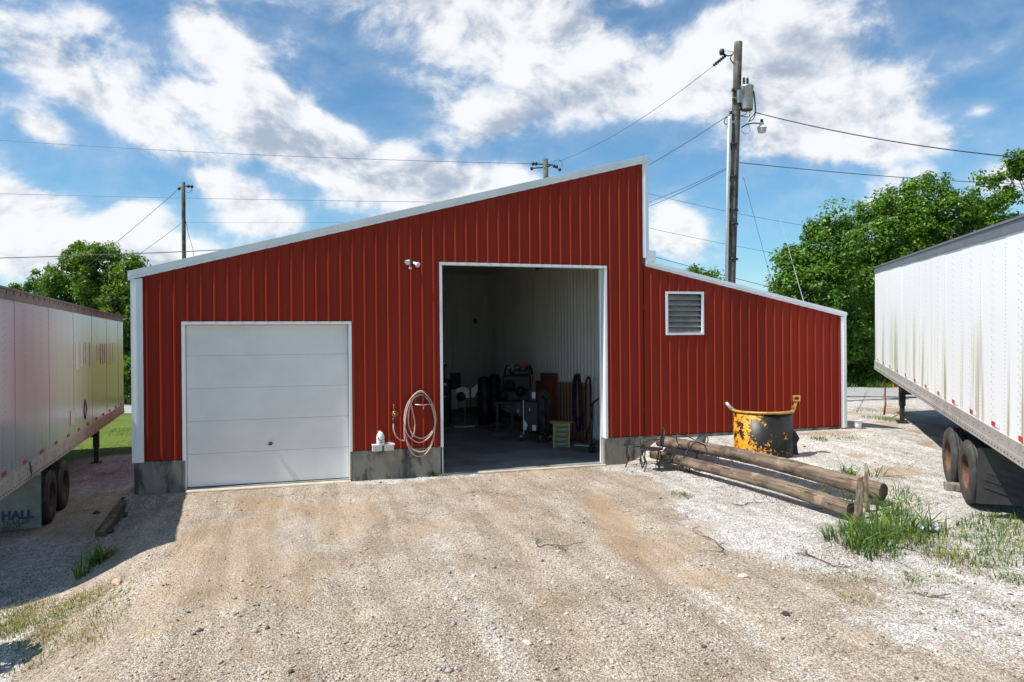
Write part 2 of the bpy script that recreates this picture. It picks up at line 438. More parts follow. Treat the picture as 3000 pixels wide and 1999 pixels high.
def drum_mat():
    m = bpy.data.materials.new('peeling_yellow_paint'); m.use_nodes = True
    g = NT(m.node_tree); out = g.n('ShaderNodeOutputMaterial'); b = g.n('ShaderNodeBsdfPrincipled')
    co = g.n('ShaderNodeTexCoord').outputs['Object']
    sx = g.n('ShaderNodeSeparateXYZ'); g.put(sx.inputs[0], co)
    n = g.noise(co, 4.2, 12, .68, .5); n2 = g.noise(co, 15, 8, .7, .3)
    # more paint left on the left side of the drum and low on the right
    bias = g.math('ADD', g.step(sx.outputs[0], .30, -.35, 0.0, .10), g.step(sx.outputs[2], .50, .10, 0.0, .04))
    f = g.math('ADD', g.math('ADD', g.math('MULTIPLY', n, .62), g.math('MULTIPLY', n2, .38)), bias)
    k = g.step(f, .596, .606)
    chips = g.step(g.noise(g.mapping(co, (1,1,1), (2,5,1)), 11, 9, .75), .555, .575)
    k = g.math('MULTIPLY', k, g.math('SUBTRACT', 1.0, chips))
    yel = g.mix(g.noise(co, 7, 4), (.62, .24, .008), (.72, .33, .015))
    blk = g.mix(g.noise(co, 16, 6, .7), (.006, .006, .007), (.022, .021, .020))
    g.put(b.inputs['Base Color'], g.mix(k, blk, yel)); b.inputs['Specular IOR Level'].default_value = .3; g.put(b.inputs['Roughness'], g.math('ADD', .42, g.math('MULTIPLY', k, .1)))
    bn = g.n('ShaderNodeBump'); bn.inputs['Strength'].default_value = .4; bn.inputs['Distance'].default_value = .004
    g.put(bn.inputs['Height'], k); g.t.links.new(bn.outputs[0], b.inputs['Normal'])
    g.t.links.new(b.outputs[0], out.inputs[0]); return m
MT['drum'] = drum_mat()
MT['rim_yellow'] = mat('scuffed_yellow_rim', (.52, .30, .06), .5, .1, .2, 9, dirt=(.10, .07, .05), dirt_amt=.95, dscale=9)

def trailer_paint(name, base, stain, stain_lo, stain_hi, amt, rough, rust=None):
    m = bpy.data.materials.new(name); m.use_nodes = True
    g = NT(m.node_tree); out = g.n('ShaderNodeOutputMaterial'); b = g.n('ShaderNodeBsdfPrincipled')
    co = g.n('ShaderNodeTexCoord').outputs['Object']
    sx = g.n('ShaderNodeSeparateXYZ'); g.put(sx.inputs[0], co)
    st = g.noise(g.mapping(co, (3.2, 3.2, .16)), 1.0, 7, .62, .2)
    low = g.step(sx.outputs[2], 3.4, 1.6)
    k = g.math('MULTIPLY', g.math('MULTIPLY', g.step(st, stain_lo, stain_hi), low), amt)
    c = g.mix(g.noise(co, .8, 4), tuple(x*.95 for x in base), base)
    c = g.mix(k, c, stain)
    if rust:
        rn = g.noise(g.mapping(co, (9, 9, 2.2)), 1.0, 8, .7)
        c = g.mix(g.math('MULTIPLY', g.step(rn, .60, .68), g.step(sx.outputs[2], 2.5, 1.45, 0.0, .8)), c, rust)
    g.put(b.inputs['Base Color'], c)
    g.put(b.inputs['Roughness'], g.math('ADD', rough, g.math('MULTIPLY', st, .15)))
    b.inputs['Specular IOR Level'].default_value = .5
    bn = g.n('ShaderNodeBump'); bn.inputs['Strength'].default_value = .12; bn.inputs['Distance'].default_value = .02
    g.put(bn.inputs['Height'], g.noise(g.mapping(co, (1.2, 1.2, .5)), 1.0, 3, .5)); g.t.links.new(bn.outputs[0], b.inputs['Normal'])
    g.t.links.new(b.outputs[0], out.inputs[0]); return m
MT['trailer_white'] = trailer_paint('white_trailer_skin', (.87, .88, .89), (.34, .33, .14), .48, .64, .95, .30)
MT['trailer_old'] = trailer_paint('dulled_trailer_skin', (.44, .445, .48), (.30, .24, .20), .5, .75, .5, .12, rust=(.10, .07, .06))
MT['skirt'] = mat('mildewed_pale_flap', (.28, .30, .27), .55, 0, .12, 3, dirt=(.10, .11, .03), dirt_amt=.8, dscale=1.6)

# ------------------------------------------------------------------ terrain
def sstep(a, b, x):
    t = np.clip((np.asarray(x, float)-a)/(b-a), 0, 1); return t*t*(3-2*t)
_vn = np.random.default_rng(11).random((256, 256))
def vnoise(x, y, sc, seed=0):
    x = np.asarray(x, float)*sc+seed*17.3; y = np.asarray(y, float)*sc+seed*9.1
    xi = np.floor(x).astype(int); yi = np.floor(y).astype(int); fx = x-xi; fy = y-yi
    fx = fx*fx*(3-2*fx); fy = fy*fy*(3-2*fy)
    g = lambda a, b: _vn[a % 256, b % 256]
    return (g(xi, yi)*(1-fx)+g(xi+1, yi)*fx)*(1-fy)+(g(xi, yi+1)*(1-fx)+g(xi+1, yi+1)*fx)*fy
def fbm(x, y, sc, o=4, seed=0):
    s = 0; a = .5; t = 0
    for k in range(o):
        s = s+a*vnoise(x, y, sc*2**k, seed+k); t += a; a *= .5
    return s/t
BX0, BX1, BXM, BY1, LY1 = -2.57, 13.0, 7.62, 16.4, 6.2      # building footprint
def far_z(x): return -.66+1.02*sstep(-4, 14, x)
def ground_z(x, y):
    x = np.asarray(x, float); y = np.asarray(y, float)
    q = np.clip(-2-y, 0, 5)
    edge = -2.86+.1*q; half = .09+.5*np.clip(q, 0, 2.4)
    wl = 1-sstep(edge-half, edge+half, x)
    drive = -.02*np.clip(-y-2, 0, 12)-.30*sstep(-1.3, -2.75, x)*sstep(0, -.8, y)
    zr = np.clip(.47+.09*np.minimum(y, 0), -.6, .47)
    zr = zr-.10*sstep(13.3, 15, x)*sstep(-4, 0, y)
    xl = 7.72-.38*np.minimum(y, 0)
    wr = sstep(-.5, .32, x-xl)
    front = drive*(1-wr)+np.maximum(zr, drive)*wr
    front = front*(1-wl)+(-.68-.01*np.clip(-y-2, 0, 12))*wl
    back = far_z(x)
    wb = sstep(0, 7, y)
    z = front*(1-wb)+back*wb
    z = np.where((x < -2.7) & (y > -1), -.68, z)
    rough = (fbm(x, y, 1.1, 3, 2)-.5)*.055+(fbm(x, y, 5, 2, 5)-.5)*.022
    xt = 3.9+1.85*np.exp((np.minimum(y, 0)+1)/4.2)
    rut = .05*np.exp(-((x-xt)/.35)**2)+.04*np.exp(-((x-xt+1.75)/.35)**2)+.03*np.exp(-((x-.9-.05*y)/.4)**2)+.025*np.exp(-((x+.6)/.4)**2)
    keep = np.where(y > -.35, .25, 1.0)
    z = z+(rough-rut*sstep(0, -2, y)*(1-wl))*keep
    ins = (x > BX0+.05) & (x < BX1-.05) & (y > .10) & (y < np.where(x > BXM+.02, LY1, BY1))
    z = np.where(ins, -.3, z)
    return np.where((x > BX0-.03) & (x < 7.2) & (y > -.32) & (y <= .10), np.minimum(z, -.045), z)
def axis(lo, hi, st, far):
    a = list(np.arange(lo, hi+1e-6, st)); s = st
    up = hi; 
    while up < far: s *= 1.22; up += s; a.append(up)
    s = st; dn = lo
    while dn > -far: s *= 1.22; dn -= s; a.insert(0, dn)
    return np.array(a)
gx = axis(-8, 19, .09, 2500); gy = axis(-13.5, 3.2, .09, 2500)
GX, GY = np.meshgrid(gx, gy)
GZ = ground_z(GX, GY)
def zone(x, y):
    n = fbm(x, y, .9, 4, 21)-.5; n2 = fbm(x, y, .35, 3, 31)-.5
    white = sstep(5.5, 7.2, x-.10*y+1.8*n+1.2*n2)*(.95-.35*sstep(-6, -8.5, y))
    white = np.maximum(white, sstep(-1.1, -.25, y+.8*n)*sstep(.9, 1.5, x)*(1-sstep(3.3, 4.3, x)))
    white = np.maximum(white, .85*np.exp(-(((x-.15)/.45)**2+((y+3.8)/1.5)**2)))
    white = np.maximum(white, sstep(-2.6, -3.2, x-.1*np.clip(-2-y, 0, 5))*.6)
    white = np.maximum(white, .45*np.exp(-((x-3.9-1.85*np.exp((np.minimum(y, 0)+1)/4.2)+.6*n)/.4)**2)*sstep(-5.2, -7, y))
    white = np.maximum(white, .45*np.exp(-((x-2.6-.10*y+.6*n)/.3)**2)*sstep(-1, -3, y))
    brown = .95*np.exp(-(((x+.6)/1.1)**2+((y+1.6)/.9)**2))*sstep(-.2, .12, n)
    xt = 3.9+1.85*np.exp((np.minimum(y, 0)+1)/4.2)
    brown = np.maximum(brown, .95*np.exp(-(((x-xt+.5*n)/.40)**2))*sstep(-1.6, -3.4, y)*(1-.75*sstep(-5.5, -7.5, y)))
    brown = np.maximum(brown, .42*np.exp(-(((x-xt+1.75+.7*n)/.4)**2))*sstep(-.8, -2.5, y))
    brown = np.maximum(brown, .3*np.exp(-(((x-.9-.05*y+.8*n)/.5)**2))*sstep(-1.5, -3, y))
    brown = np.maximum(brown, sstep(.06, .22, n2+n*.4)*.55)
    brown = np.maximum(brown, .9*np.exp(-(((x-12.2)/1.2)**2+((y+.35)/.28)**2)))
    brown = np.maximum(brown, .8*sstep(.12, .3, fbm(x, y, 1.6, 3, 77)-.42)*sstep(8, 10, x))
    grass = sstep(10.5, 13.5, y+1.5*n)*(1-sstep(8, 14, x)*(1-sstep(22, 25, y)))
    grass = np.maximum(grass, sstep(9.5, 11, y+n)*sstep(-3, -4, x))
    grass = np.maximum(grass, sstep(-4.5, -7, x)*sstep(-2, 2, y))
    grass = np.maximum(grass, sstep(24, 30, x))
    grass = np.maximum(grass, sstep(.05, .4, n2+n*.8)*.42*sstep(-2.6, -3.1, x))
    grass = np.maximum(grass, sstep(-13, -17, y)*.7)
    return np.stack([white, grass, brown], -1)
gv = np.stack([GX, GY, GZ], -1).reshape(-1, 3)
nx, ny = len(gx), len(gy)
ii = (np.arange(ny-1)[:, None]*nx+np.arange(nx-1)[None, :]).ravel()
gf = np.stack([ii, ii+1, ii+1+nx, ii+nx], -1)

def ground_mat():
    m = bpy.data.materials.new('gravel_ground'); m.use_nodes = True
    g = NT(m.node_tree); out = g.n('ShaderNodeOutputMaterial'); b = g.n('ShaderNodeBsdfPrincipled')
    co = g.n('ShaderNodeTexCoord').outputs['Object']
    a = g.n('ShaderNodeAttribute', attribute_name='tint'); sp = g.n('ShaderNodeSeparateColor'); g.put(sp.inputs[0], a.outputs['Color'])
    W, G_, B_ = sp.outputs[0], sp.outputs[1], sp.outputs[2]
    n_big = g.noise(co, 1.3, 7, .62, .3); n_mid = g.noise(co, 6, 7, .65); n_fine = g.noise(co, 38, 5, .7)
    def vor(scale, feat='F1'):
        v = g.n('ShaderNodeTexVoronoi', feature=feat); g.put(v.inputs['Vector'], g.vmath('ADD', co, g.scale(g.vmath('SUBTRACT', g.noise(co, 30, 2, .5, 0, True), (.5,.5,.5)), .03)))
        v.inputs['Scale'].default_value = scale; return v
    v1 = vor(46); v2 = vor(105)
    s1 = g.n('ShaderNodeSeparateColor'); g.put(s1.inputs[0], v1.outputs['Color'])
    s2 = g.n('ShaderNodeSeparateColor'); g.put(s2.inputs[0], v2.outputs['Color'])
    tan = g.mix(g.step(n_big, .3, .7), (.445, .365, .28), (.60, .53, .45))
    wht = g.mix(g.step(n_mid, .3, .7), (.57, .55, .52), (.80, .79, .77))
    brn = g.mix(n_mid, (.385, .265, .16), (.52, .40, .275))
    grs = g.mix(g.noise(co, .6, 6, .6), (.085, .14, .022), (.17, .22, .04))
    def blend(mask, amt=.55):
        return g.step(g.math('ADD', mask, g.math('MULTIPLY', g.math('SUBTRACT', g.math('ADD', g.math('MULTIPLY', n_mid, .6), g.math('MULTIPLY', n_fine, .4)), .5), amt*2)), .3, .7)
    c = g.mix(blend(W), tan, wht)
    c = g.mix(g.math('MULTIPLY', blend(B_), .85), c, brn)
    # stone-to-stone value
    k = g.math('ADD', g.math('MULTIPLY', s1.outputs[0], .55), g.math('MULTIPLY', s2.outputs[1], .45))
    smooth_ = g.math('SUBTRACT', 1.0, g.math('MULTIPLY', blend(B_), .65))
    c = g.mix(smooth_, c, g.mix(1.0, c, g.mix(k, (.55, .53, .50), (1.36, 1.36, 1.35)), 'MULTIPLY'))
    gap = g.math('MULTIPLY', g.step(v1.outputs['Distance'], .45, .75), g.math('MULTIPLY', smooth_, .7))
    c = g.mix(gap, c, (.16, .125, .09))
    fl = g.math('MAXIMUM', g.step(g.noise(g.vmath('ADD', co, (5, 9, 0)), 45, 3, .6), .63, .67), g.step(g.noise(g.mapping(co, (1, 1, 1), (2, 4, 0)), 14, 6, .72), .64, .69))
    c = g.mix(g.math('MULTIPLY', fl, .6), c, (.07, .055, .04))
    # long drag marks left by tyres, running away from the doors
    rot = g.n('ShaderNodeMapping'); g.put(rot.inputs['Vector'], co); rot.inputs['Rotation'].default_value = (0, 0, math.radians(8)); rot.inputs['Scale'].default_value = (2.6, .38, 1)
    drag = g.noise(rot.outputs[0], 1.0, 7, .68, .4)
    c = g.mix(1.0, c, g.mix(g.step(drag, .32, .68), (.80, .765, .73), (1.15, 1.15, 1.15)), 'MULTIPLY')
    gm = blend(G_, .7)
    c = g.mix(gm, c, grs)
    g.put(b.inputs['Base Color'], c); b.inputs['Roughness'].default_value = .92; b.inputs['Specular IOR Level'].default_value = .15
    h = g.math('ADD', g.math('MULTIPLY', g.math('SUBTRACT', 1.0, v1.outputs['Distance']), .6), g.math('ADD', g.math('MULTIPLY', g.math('SUBTRACT', 1.0, v2.outputs['Distance']), .3), g.math('MULTIPLY', n_mid, .8)))
    bn = g.n('ShaderNodeBump'); bn.inputs['Strength'].default_value = 1.0; bn.inputs['Distance'].default_value = .03
    g.put(bn.inputs['Height'], h); g.t.links.new(bn.outputs[0], b.inputs['Normal'])
    g.t.links.new(b.outputs[0], out.inputs[0]); return m
MT['ground'] = ground_mat()
ground = tag(mesh_np('ground', gv, gf, MT['ground'], zone(GX, GY).reshape(-1, 3), smooth=True), kind='structure')

# road behind the building, running diagonally
RA, RB = V3(-7.9, 27.6, 0), V3(23.9, 10.0, 0)
rd = (RB-RA)/np.linalg.norm(RB-RA); rn = V3(-rd[1], rd[0], 0)
def road_pt(s, w):
    p = RA+rd*s+rn*w; return p
rv = []; rf = []
ss = np.concatenate([np.linspace(-900, -60, 12), np.linspace(-50, 90, 60), np.linspace(100, 900, 12)])
for s_ in ss:
    for w_ in (-2.6, -1.3, 0, 1.3, 2.6):
        p = road_pt(s_, w_)
        rv.append((p[0], p[1], float(max(ground_z(*road_pt(s_, q)[:2]) for q in (-2.6, 0, 2.6)))+.03))
for i in range(len(ss)-1):
    for k in range(4): rf.append((i*5+k, (i+1)*5+k, (i+1)*5+k+1, i*5+k+1))
tag(mesh_np('road', np.array(rv), np.array(rf), MT['asphalt'], smooth=True), kind='structure')

# loose stones lying on the drive
def scatter_stones():
    P = []
    n1 = 34000
    px = rng.uniform(-60, 3060, n1); py = 1370+ (2040-1370)*rng.random(n1)**.8
    for a, b_ in zip(px, py):
        d = ray(a, b_); P.append((CAM+d*((-.05-CAM[2])/d[2]))[:2])
    P = np.array(P)
    Q = np.stack([rng.uniform(-7, 15, 22000), rng.uniform(-9.5, -.15, 22000)], -1)
    P = np.concatenate([P, Q])
    P = P[(P[:, 1] < -.12) | (P[:, 0] < -2.8) | (P[:, 0] > 13.1)]
    P = P[(P[:, 1] < 8)]
    # clumpy: stones gather in drifts
    dn = fbm(P[:, 0], P[:, 1], 1.3, 3, 41)
    P = P[rng.random(len(P)) < np.clip((dn-.30)*3.2, .12, 1)*(1-.8*zone(P[:, 0], P[:, 1])[:, 2])]
    n = len(P)
    ico = []
    t = (1+5**.5)/2
    iv = np.array([(-1,t,0),(1,t,0),(-1,-t,0),(1,-t,0),(0,-1,t),(0,1,t),(0,-1,-t),(0,1,-t),(t,0,-1),(t,0,1),(-t,0,-1),(-t,0,1)], float)
    iv /= np.linalg.norm(iv[0])
    fi = np.array([(0,11,5),(0,5,1),(0,1,7),(0,7,10),(0,10,11),(1,5,9),(5,11,4),(11,10,2),(10,7,6),(7,1,8),(3,9,4),(3,4,2),(3,2,6),(3,6,8),(3,8,9),(4,9,5),(2,4,11),(6,2,10),(8,6,7),(9,8,1)])
    size = np.clip(np.exp(rng.normal(-4.95, .48, n)), .004, .042)
    ang = rng.uniform(0, 6.28, n); sc = np.stack([rng.uniform(.8, 1.5, n), rng.uniform(.6, 1.0, n), rng.uniform(.4, .75, n)], -1)
    vv = iv[None]*(1+.28*rng.standard_normal((n, 12, 1)).clip(-1.5, 1.5))*sc[:, None]*size[:, None, None]
    ca, sa = np.cos(ang)[:, None], np.sin(ang)[:, None]
    X = vv[..., 0]*ca-vv[..., 1]*sa; Y = vv[..., 0]*sa+vv[..., 1]*ca
    z = ground_z(P[:, 0], P[:, 1])
    vv = np.stack([X+P[:, :1], Y+P[:, 1:2], vv[..., 2]+(z+size*.22)[:, None]], -1)
    zn = zone(P[:, 0], P[:, 1])
    w = np.clip(zn[:, 0]+rng.normal(0, .25, n), 0, 1)[:, None]
    col = (1-w)*V3(.44, .375, .30)+w*V3(.64, .62, .59)
    col = col*rng.uniform(.55, 1.28, (n, 1))
    dk = rng.random(n) < .10; col[dk] = V3(.10, .085, .07)
    og = rng.random(n) < .05; col[og] = V3(.42, .26, .14)
    cols = np.repeat(col, 12, 0)
    faces = (fi[None]+12*np.arange(n)[:, None, None]).reshape(-1, 3)
    o = mesh_np('loose_gravel', vv.reshape(-1, 3), faces, MT['stone'], np.clip(cols, 0, .8))
    tag(o, 'loose limestone chips scattered over the gravel yard', 'gravel', kind='stuff')
scatter_stones()

# ------------------------------------------------------------------ grass blades
def blade_mesh(base, h, wd, lean, az, col_lo, col_hi):
    """base (n,3); each blade is a bent tapering strip of 3 segments"""
    n = len(base); v = np.zeros((n, 7, 3)); dirv = np.stack([np.cos(az), np.sin(az), np.zeros(n)], -1)
    sd = np.stack([-np.sin(az), np.cos(az), np.zeros(n)], -1)
    for k, (t, wk) in enumerate(((0, 1), (.4, .85), (.75, .55))):
        c = base+dirv*(lean*h*t**2)[:, None]; c[:, 2] = base[:, 2]+h*t*(1-.35*np.clip(lean, 0, 2)*t*t)
        v[:, 2*k] = c-sd*(wd*wk*.5)[:, None]; v[:, 2*k+1] = c+sd*(wd*wk*.5)[:, None]
    c = base+dirv*(lean*h*1.15)[:, None]; c[:, 2] = base[:, 2]+h*(1-.5*np.clip(lean, 0, 2)); v[:, 6] = c
    f = np.array([(0,1,3),(0,3,2),(2,3,5),(2,5,4),(4,5,6)])
    faces = (f[None]+7*np.arange(n)[:, None, None]).reshape(-1, 3)
    mixv = rng.random((n, 1)); col = (1-mixv)*np.array(col_lo)+mixv*np.array(col_hi)
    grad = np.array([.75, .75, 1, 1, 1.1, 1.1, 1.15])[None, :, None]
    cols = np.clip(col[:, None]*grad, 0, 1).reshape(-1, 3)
    return v.reshape(-1, 3), faces, cols
GREEN = ((.045, .10, .012), (.14, .24, .035)); OLIVE = ((.12, .14, .025), (.26, .27, .06)); DRY = ((.24, .17, .07), (.42, .33, .16)); LITTER_AND_SHADE = ((.06, .04, .025), (.16, .09, .05)); DEEP = ((.025, .065, .010), (.08, .155, .022))
class Blades:
    def __init__(s): s.v = []; s.f = []; s.c = []; s.n = 0
    def tuft(s, x, y, r, n, h, wd, pal, lean=.5, zfn=ground_z, flat=False, rx=None):
        a = rng.uniform(0, 6.283, n); q = r*np.sqrt(rng.random(n))
        bx = x+np.cos(a)*q*(rx or 1); by = y+np.sin(a)*q
        base = np.stack([bx, by, zfn(bx, by)-.01], -1)
        hh = h*rng.uniform(.45, 1.1, n)*(1-.35*(q/r)); le = np.abs(rng.normal(lean, lean*.5, n))
        az = a+rng.normal(0, .9, n)
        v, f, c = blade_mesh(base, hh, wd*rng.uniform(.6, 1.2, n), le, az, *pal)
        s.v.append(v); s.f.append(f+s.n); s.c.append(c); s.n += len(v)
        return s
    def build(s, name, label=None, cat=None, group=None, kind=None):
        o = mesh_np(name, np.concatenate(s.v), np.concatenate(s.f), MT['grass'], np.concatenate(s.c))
        return tag(o, label, cat, group, kind)
def g2(px, py, z=0.0):
    p = gnd(px, py, z)
    for _ in range(4): p = gnd(px, py, float(ground_z(p[0], p[1])))
    return p
# ------------------------------------------------------------------ trees
def leaf_cloud(centres, radii, per, size, lo, hi, outward=.5, up=.6):
    """clusters of diamond leaves; returns verts, faces, colours"""
    n = len(centres)*per
    c = np.repeat(centres, per, 0); r = np.repeat(radii, per, 0)
    d = rng.standard_normal((n, 3)); d /= np.linalg.norm(d, axis=1)[:, None]
    q = rng.random(n)**.5
    p = c+d*(r*q)[:, None]*np.array([1, 1, .8])
    nrm = d*outward+np.array([0, 0, up])+rng.standard_normal((n, 3))*.55; nrm /= np.linalg.norm(nrm, axis=1)[:, None]
    t = rng.standard_normal((n, 3)); t -= nrm*(t*nrm).sum(1)[:, None]; t /= np.linalg.norm(t, axis=1)[:, None]
    b = np.cross(nrm, t); s = size*rng.uniform(.6, 1.3, n)[:, None]
    v = np.stack([p-t*s*.55, p+b*s*.30+nrm*s*.06, p+t*s*.6-nrm*s*.10, p-b*s*.30+nrm*s*.06], 1)
    f = np.array([(0, 1, 2, 3)]); faces = (f[None]+4*np.arange(n)[:, None, None]).reshape(-1, 4)
    cl = np.repeat(rng.random((len(centres), 1)), per, 0)*.55+rng.random((n, 1))*.45
    col = (1-cl)*np.array(lo)+cl*np.array(hi)
    col *= rng.uniform(.75, 1.35, (n, 1))
    return v.reshape(-1, 3), faces, np.repeat(col, 4, 0)
def tree(name, label, x, y, lobes, trunk_r, ncl, per, leaf, group, lo=(.035, .10, .010), hi=(.16, .29, .036), clr=(.28, .85), cat='tree'):
    """lobes: list of (dx, dy, z, rx, ry, rz) crown ellipsoids relative to the trunk base"""
    z0 = float(ground_z(x, y))
    root = thing(name, label, cat, (x, y, z0), group=group)
    vol = np.array([l[3]*l[4]*l[5] for l in lobes])**.75; vol /= vol.sum()
    C_, R_ = [], []
    for l, w in zip(lobes, vol):
        k = max(4, int(ncl*w))
        d = rng.standard_normal((k, 3)); d /= np.linalg.norm(d, axis=1)[:, None]
        q = .40+.68*rng.random(k)**.55
        C_.append(np.array(l[:3])+d*q[:, None]*np.array(l[3:6])); R_.append(rng.uniform(*clr, k))
    C_ = np.concatenate(C_); R_ = np.concatenate(R_)
    keep = C_[:, 2] > .3; C_ = C_[keep]; R_ = R_[keep]
    v, f, c = leaf_cloud(C_, R_, per, leaf, lo, hi)
    mesh_np('crown', v, f, MT['leaf'], c, parent=root)
    top = max(l[2]+l[5]*.4 for l in lobes)
    mb = MB(); pts = [V3(0, 0, -.2)]; 
    for k in range(1, 7): pts.append(V3(rng.normal(0, .08*k), rng.normal(0, .08*k), top*k/7))
    mb.tube(pts, [trunk_r*(1-.13*k) for k in range(7)], 9)
    mb.build('trunk', MT['bark'], root)
    lm = MB()
    for i in rng.choice(len(C_), min(26, len(C_)), replace=False):
        e = C_[i]; s0 = pts[min(6, max(1, int(7*max(e[2]*.55, .1)/top)))]
        mid = (s0+e)/2+V3(0, 0, -.12*np.linalg.norm(e-s0))
        lm.tube([s0, mid, e], [trunk_r*.34, trunk_r*.2, .015], 5)
    lm.build('limbs', MT['bark'], root)
    return root
def tree_px(name, label, depth, lobes, ncl, per, leaf, group, trunk_r=.22, deep=.8, **kw):
    cxp = sum(l[0] for l in lobes)/len(lobes)
    b = at(cxp, 1010, depth); z0 = float(ground_z(b[0], b[1])); L = []
    for (px, py, rx, ry) in lobes:
        c = at(px, py, depth)+CW*rng.uniform(-.6, .6); k = depth/F_PX
        L.append((c[0]-b[0], c[1]-b[1], c[2]-z0, rx*k*.95, max(rx, ry)*k*deep, ry*k))
    return tree(name, label, b[0], b[1], L, trunk_r, ncl, per, leaf, group, **kw)
GR = 'trees beyond the road on the right'; GL = 'trees beyond the yard on the left'
tree_px('broadleaf_tree', 'dark green broadleaf tree just behind the eave of the low lean-to end', 35.5,
        [(2355, 870, 85, 130), (2420, 740, 62, 120), (2440, 960, 110, 120), (2330, 800, 55, 80), (2500, 1050, 90, 70)], 330, 125, .17, GR, .2)
tree_px('broadleaf_tree', 'tallest spreading green tree, its crown showing above the roof of the white trailer', 38.5,
        [(2610, 690, 130, 120), (2710, 610, 120, 100), (2790, 680, 150, 120), (2560, 850, 110, 150), (2680, 850, 170, 170), (2895, 605, 68, 90), (2560, 1010, 120, 90)], 620, 125, .175, GR, .32,
        lo=(.042, .11, .010), hi=(.18, .31, .04))
tree_px('broadleaf_tree', 'green tree at the right edge rising behind the white trailer roof', 41,
        [(2895, 720, 95, 100), (2985, 820, 100, 80), (2900, 840, 150, 140), (3080, 870, 100, 90)], 280, 120, .175, GR, .28)
tree_px('broadleaf_tree', 'bushy green tree whose branch tip enters at the right picture edge', 27,
        [(3070, 462, 80, 30), (3230, 540, 110, 90), (3240, 700, 110, 120)], 190, 70, .2, GR, .2)
tree_px('roadside_shrub', 'dense leafy shrub at the roadside between lean-to and white trailer', 38.5,
        [(2540, 1075, 95, 60), (2620, 1060, 90, 75), (2470, 1080, 70, 55), (2700, 1070, 90, 70)], 170, 80, .16, 'shrubs along the road', .08, clr=(.25, .5), cat='shrub')
tree_px('distant_tree', 'small green treetop peeping over the lean-to roof beside the transformer pole', 48,
        [(2040, 830, 40, 42), (2095, 845, 45, 40), (2000, 850, 35, 30)], 60, 120, .17, GR, .15)
tree_px('broadleaf_tree', 'round topped green tree behind the front end of the grey trailer', 46,
        [(235, 790, 65, 75), (300, 800, 70, 85), (250, 900, 95, 70), (330, 880, 60, 90), (180, 850, 40, 60)], 290, 120, .17, GL, .25,
        lo=(.045, .11, .012), hi=(.18, .28, .036), clr=(.3, .65))
tree_px('broadleaf_tree', 'yellow green tree hard against the left corner of the red building', 44,
        [(385, 830, 45, 80), (410, 790, 30, 45), (370, 930, 60, 90), (400, 1010, 60, 90), (350, 1080, 70, 70)], 210, 125, .165, GL, .2,
        lo=(.045, .10, .012), hi=(.17, .26, .04), clr=(.3, .6))
tree_px('broadleaf_tree', 'low dark tree above the roof of the grey trailer, far left', 50,
        [(135, 850, 50, 65), (110, 910, 60, 50), (60, 870, 22, 35), (35, 880, 18, 30), (85, 890, 40, 40)], 150, 120, .16, GL, .2, clr=(.2, .5))
tree_px('roadside_shrub', 'leafy shrub at the lawn edge between grey trailer and red building', 41,
        [(370, 1120, 60, 55), (300, 1110, 80, 60), (430, 1100, 60, 60)], 120, 80, .17, 'shrubs along the road', .08, lo=(.05, .11, .012), hi=(.18, .28, .04), clr=(.25, .5), cat='shrub')

# ------------------------------------------------------------------ the red building
B = thing('metal_building', 'red ribbed steel shop building with white trim, tall shed roof and low lean-to', 'building')
ROOF = lambda x: 3.845+(x+2.57)*(6.54-3.845)/(7.57+2.57)          # underside of rake trim, main part
LEAN = lambda x: 4.30+(x-7.62)*(3.205-4.30)/(12.84-7.62)
SID0 = .555
PITCH_R = .2286
PROF = [(-.114, 0), (-.092, 0), (-.086, .004), (-.072, .004), (-.066, 0), (-.046, 0), (-.017, .037), (.008, .037), (.020, 0), (.066, 0), (.072, .004), (.086, .004), (.092, 0), (.1146, 0)]
def siding_panel(name, u0, u1, rib0, material, parent, spans, place):
    """one ribbed sheet between u0..u1; spans(u) -> list of (zlow, zhigh); place(u, d, z) -> xyz"""
    us = [u0, u1]
    k0 = math.floor((u0-rib0)/PITCH_R)-1
    for k in range(k0, k0+int((u1-u0)/PITCH_R)+4):
        for du, _ in PROF:
            u = rib0+k*PITCH_R+du
            if u0 < u < u1: us.append(u)
    us += [c for c in CUTS if u0 < c < u1]
    us = sorted(set(round(u, 5) for u in us))
    def dep(u):
        r = (u-rib0+PITCH_R/2) % PITCH_R-PITCH_R/2
        return float(np.interp(r, [p[0] for p in PROF], [p[1] for p in PROF]))
    mb = MB()
    for a, b in zip(us[:-1], us[1:]):
        if b-a < 1e-4: continue
        m_ = (a+b)/2
        for (fl, fh) in spans(m_):
            mb.quad(place(a, dep(a), fl(a)), place(b, dep(b), fl(b)), place(b, dep(b), fh(b)), place(a, dep(a), fh(a)))
    if mb.f: return mb.build(name, material, parent)
DX0, DX1, DZ = -1.765, 1.285, 3.075           # garage door trim outer edges
OX0, OX1, OZ = 3.035, 6.72, 4.275             # open bay trim outer edges
CUTS = [DX0, DX1, OX0, OX1]
cst = lambda c: (lambda u: c)
def main_spans(u):
    if DX0 < u < DX1: return [(cst(DZ), ROOF)]
    if OX0 < u < OX1: return [(cst(OZ), ROOF)]
    return [(cst(SID0), ROOF)]
RIB0 = -2.33
front = lambda u, d, z: (u, -.012-d, z)
edges_ = [BX0+.16]+[RIB0+.9144*k+.16 for k in range(0, 11)]
edges_ = [e for e in edges_ if e < 7.58]+[7.60]
for a, b in zip(edges_[:-1], edges_[1:]):
    if b-a > .03: siding_panel('siding_panel', a, b, RIB0, MT['red'], B, main_spans, front)
LRIB0 = 7.80
LX0, LX1, LZ0, LZ1 = 8.145, 9.105, 2.765, 3.735   # louvre
CUTS = [LX0, LX1]
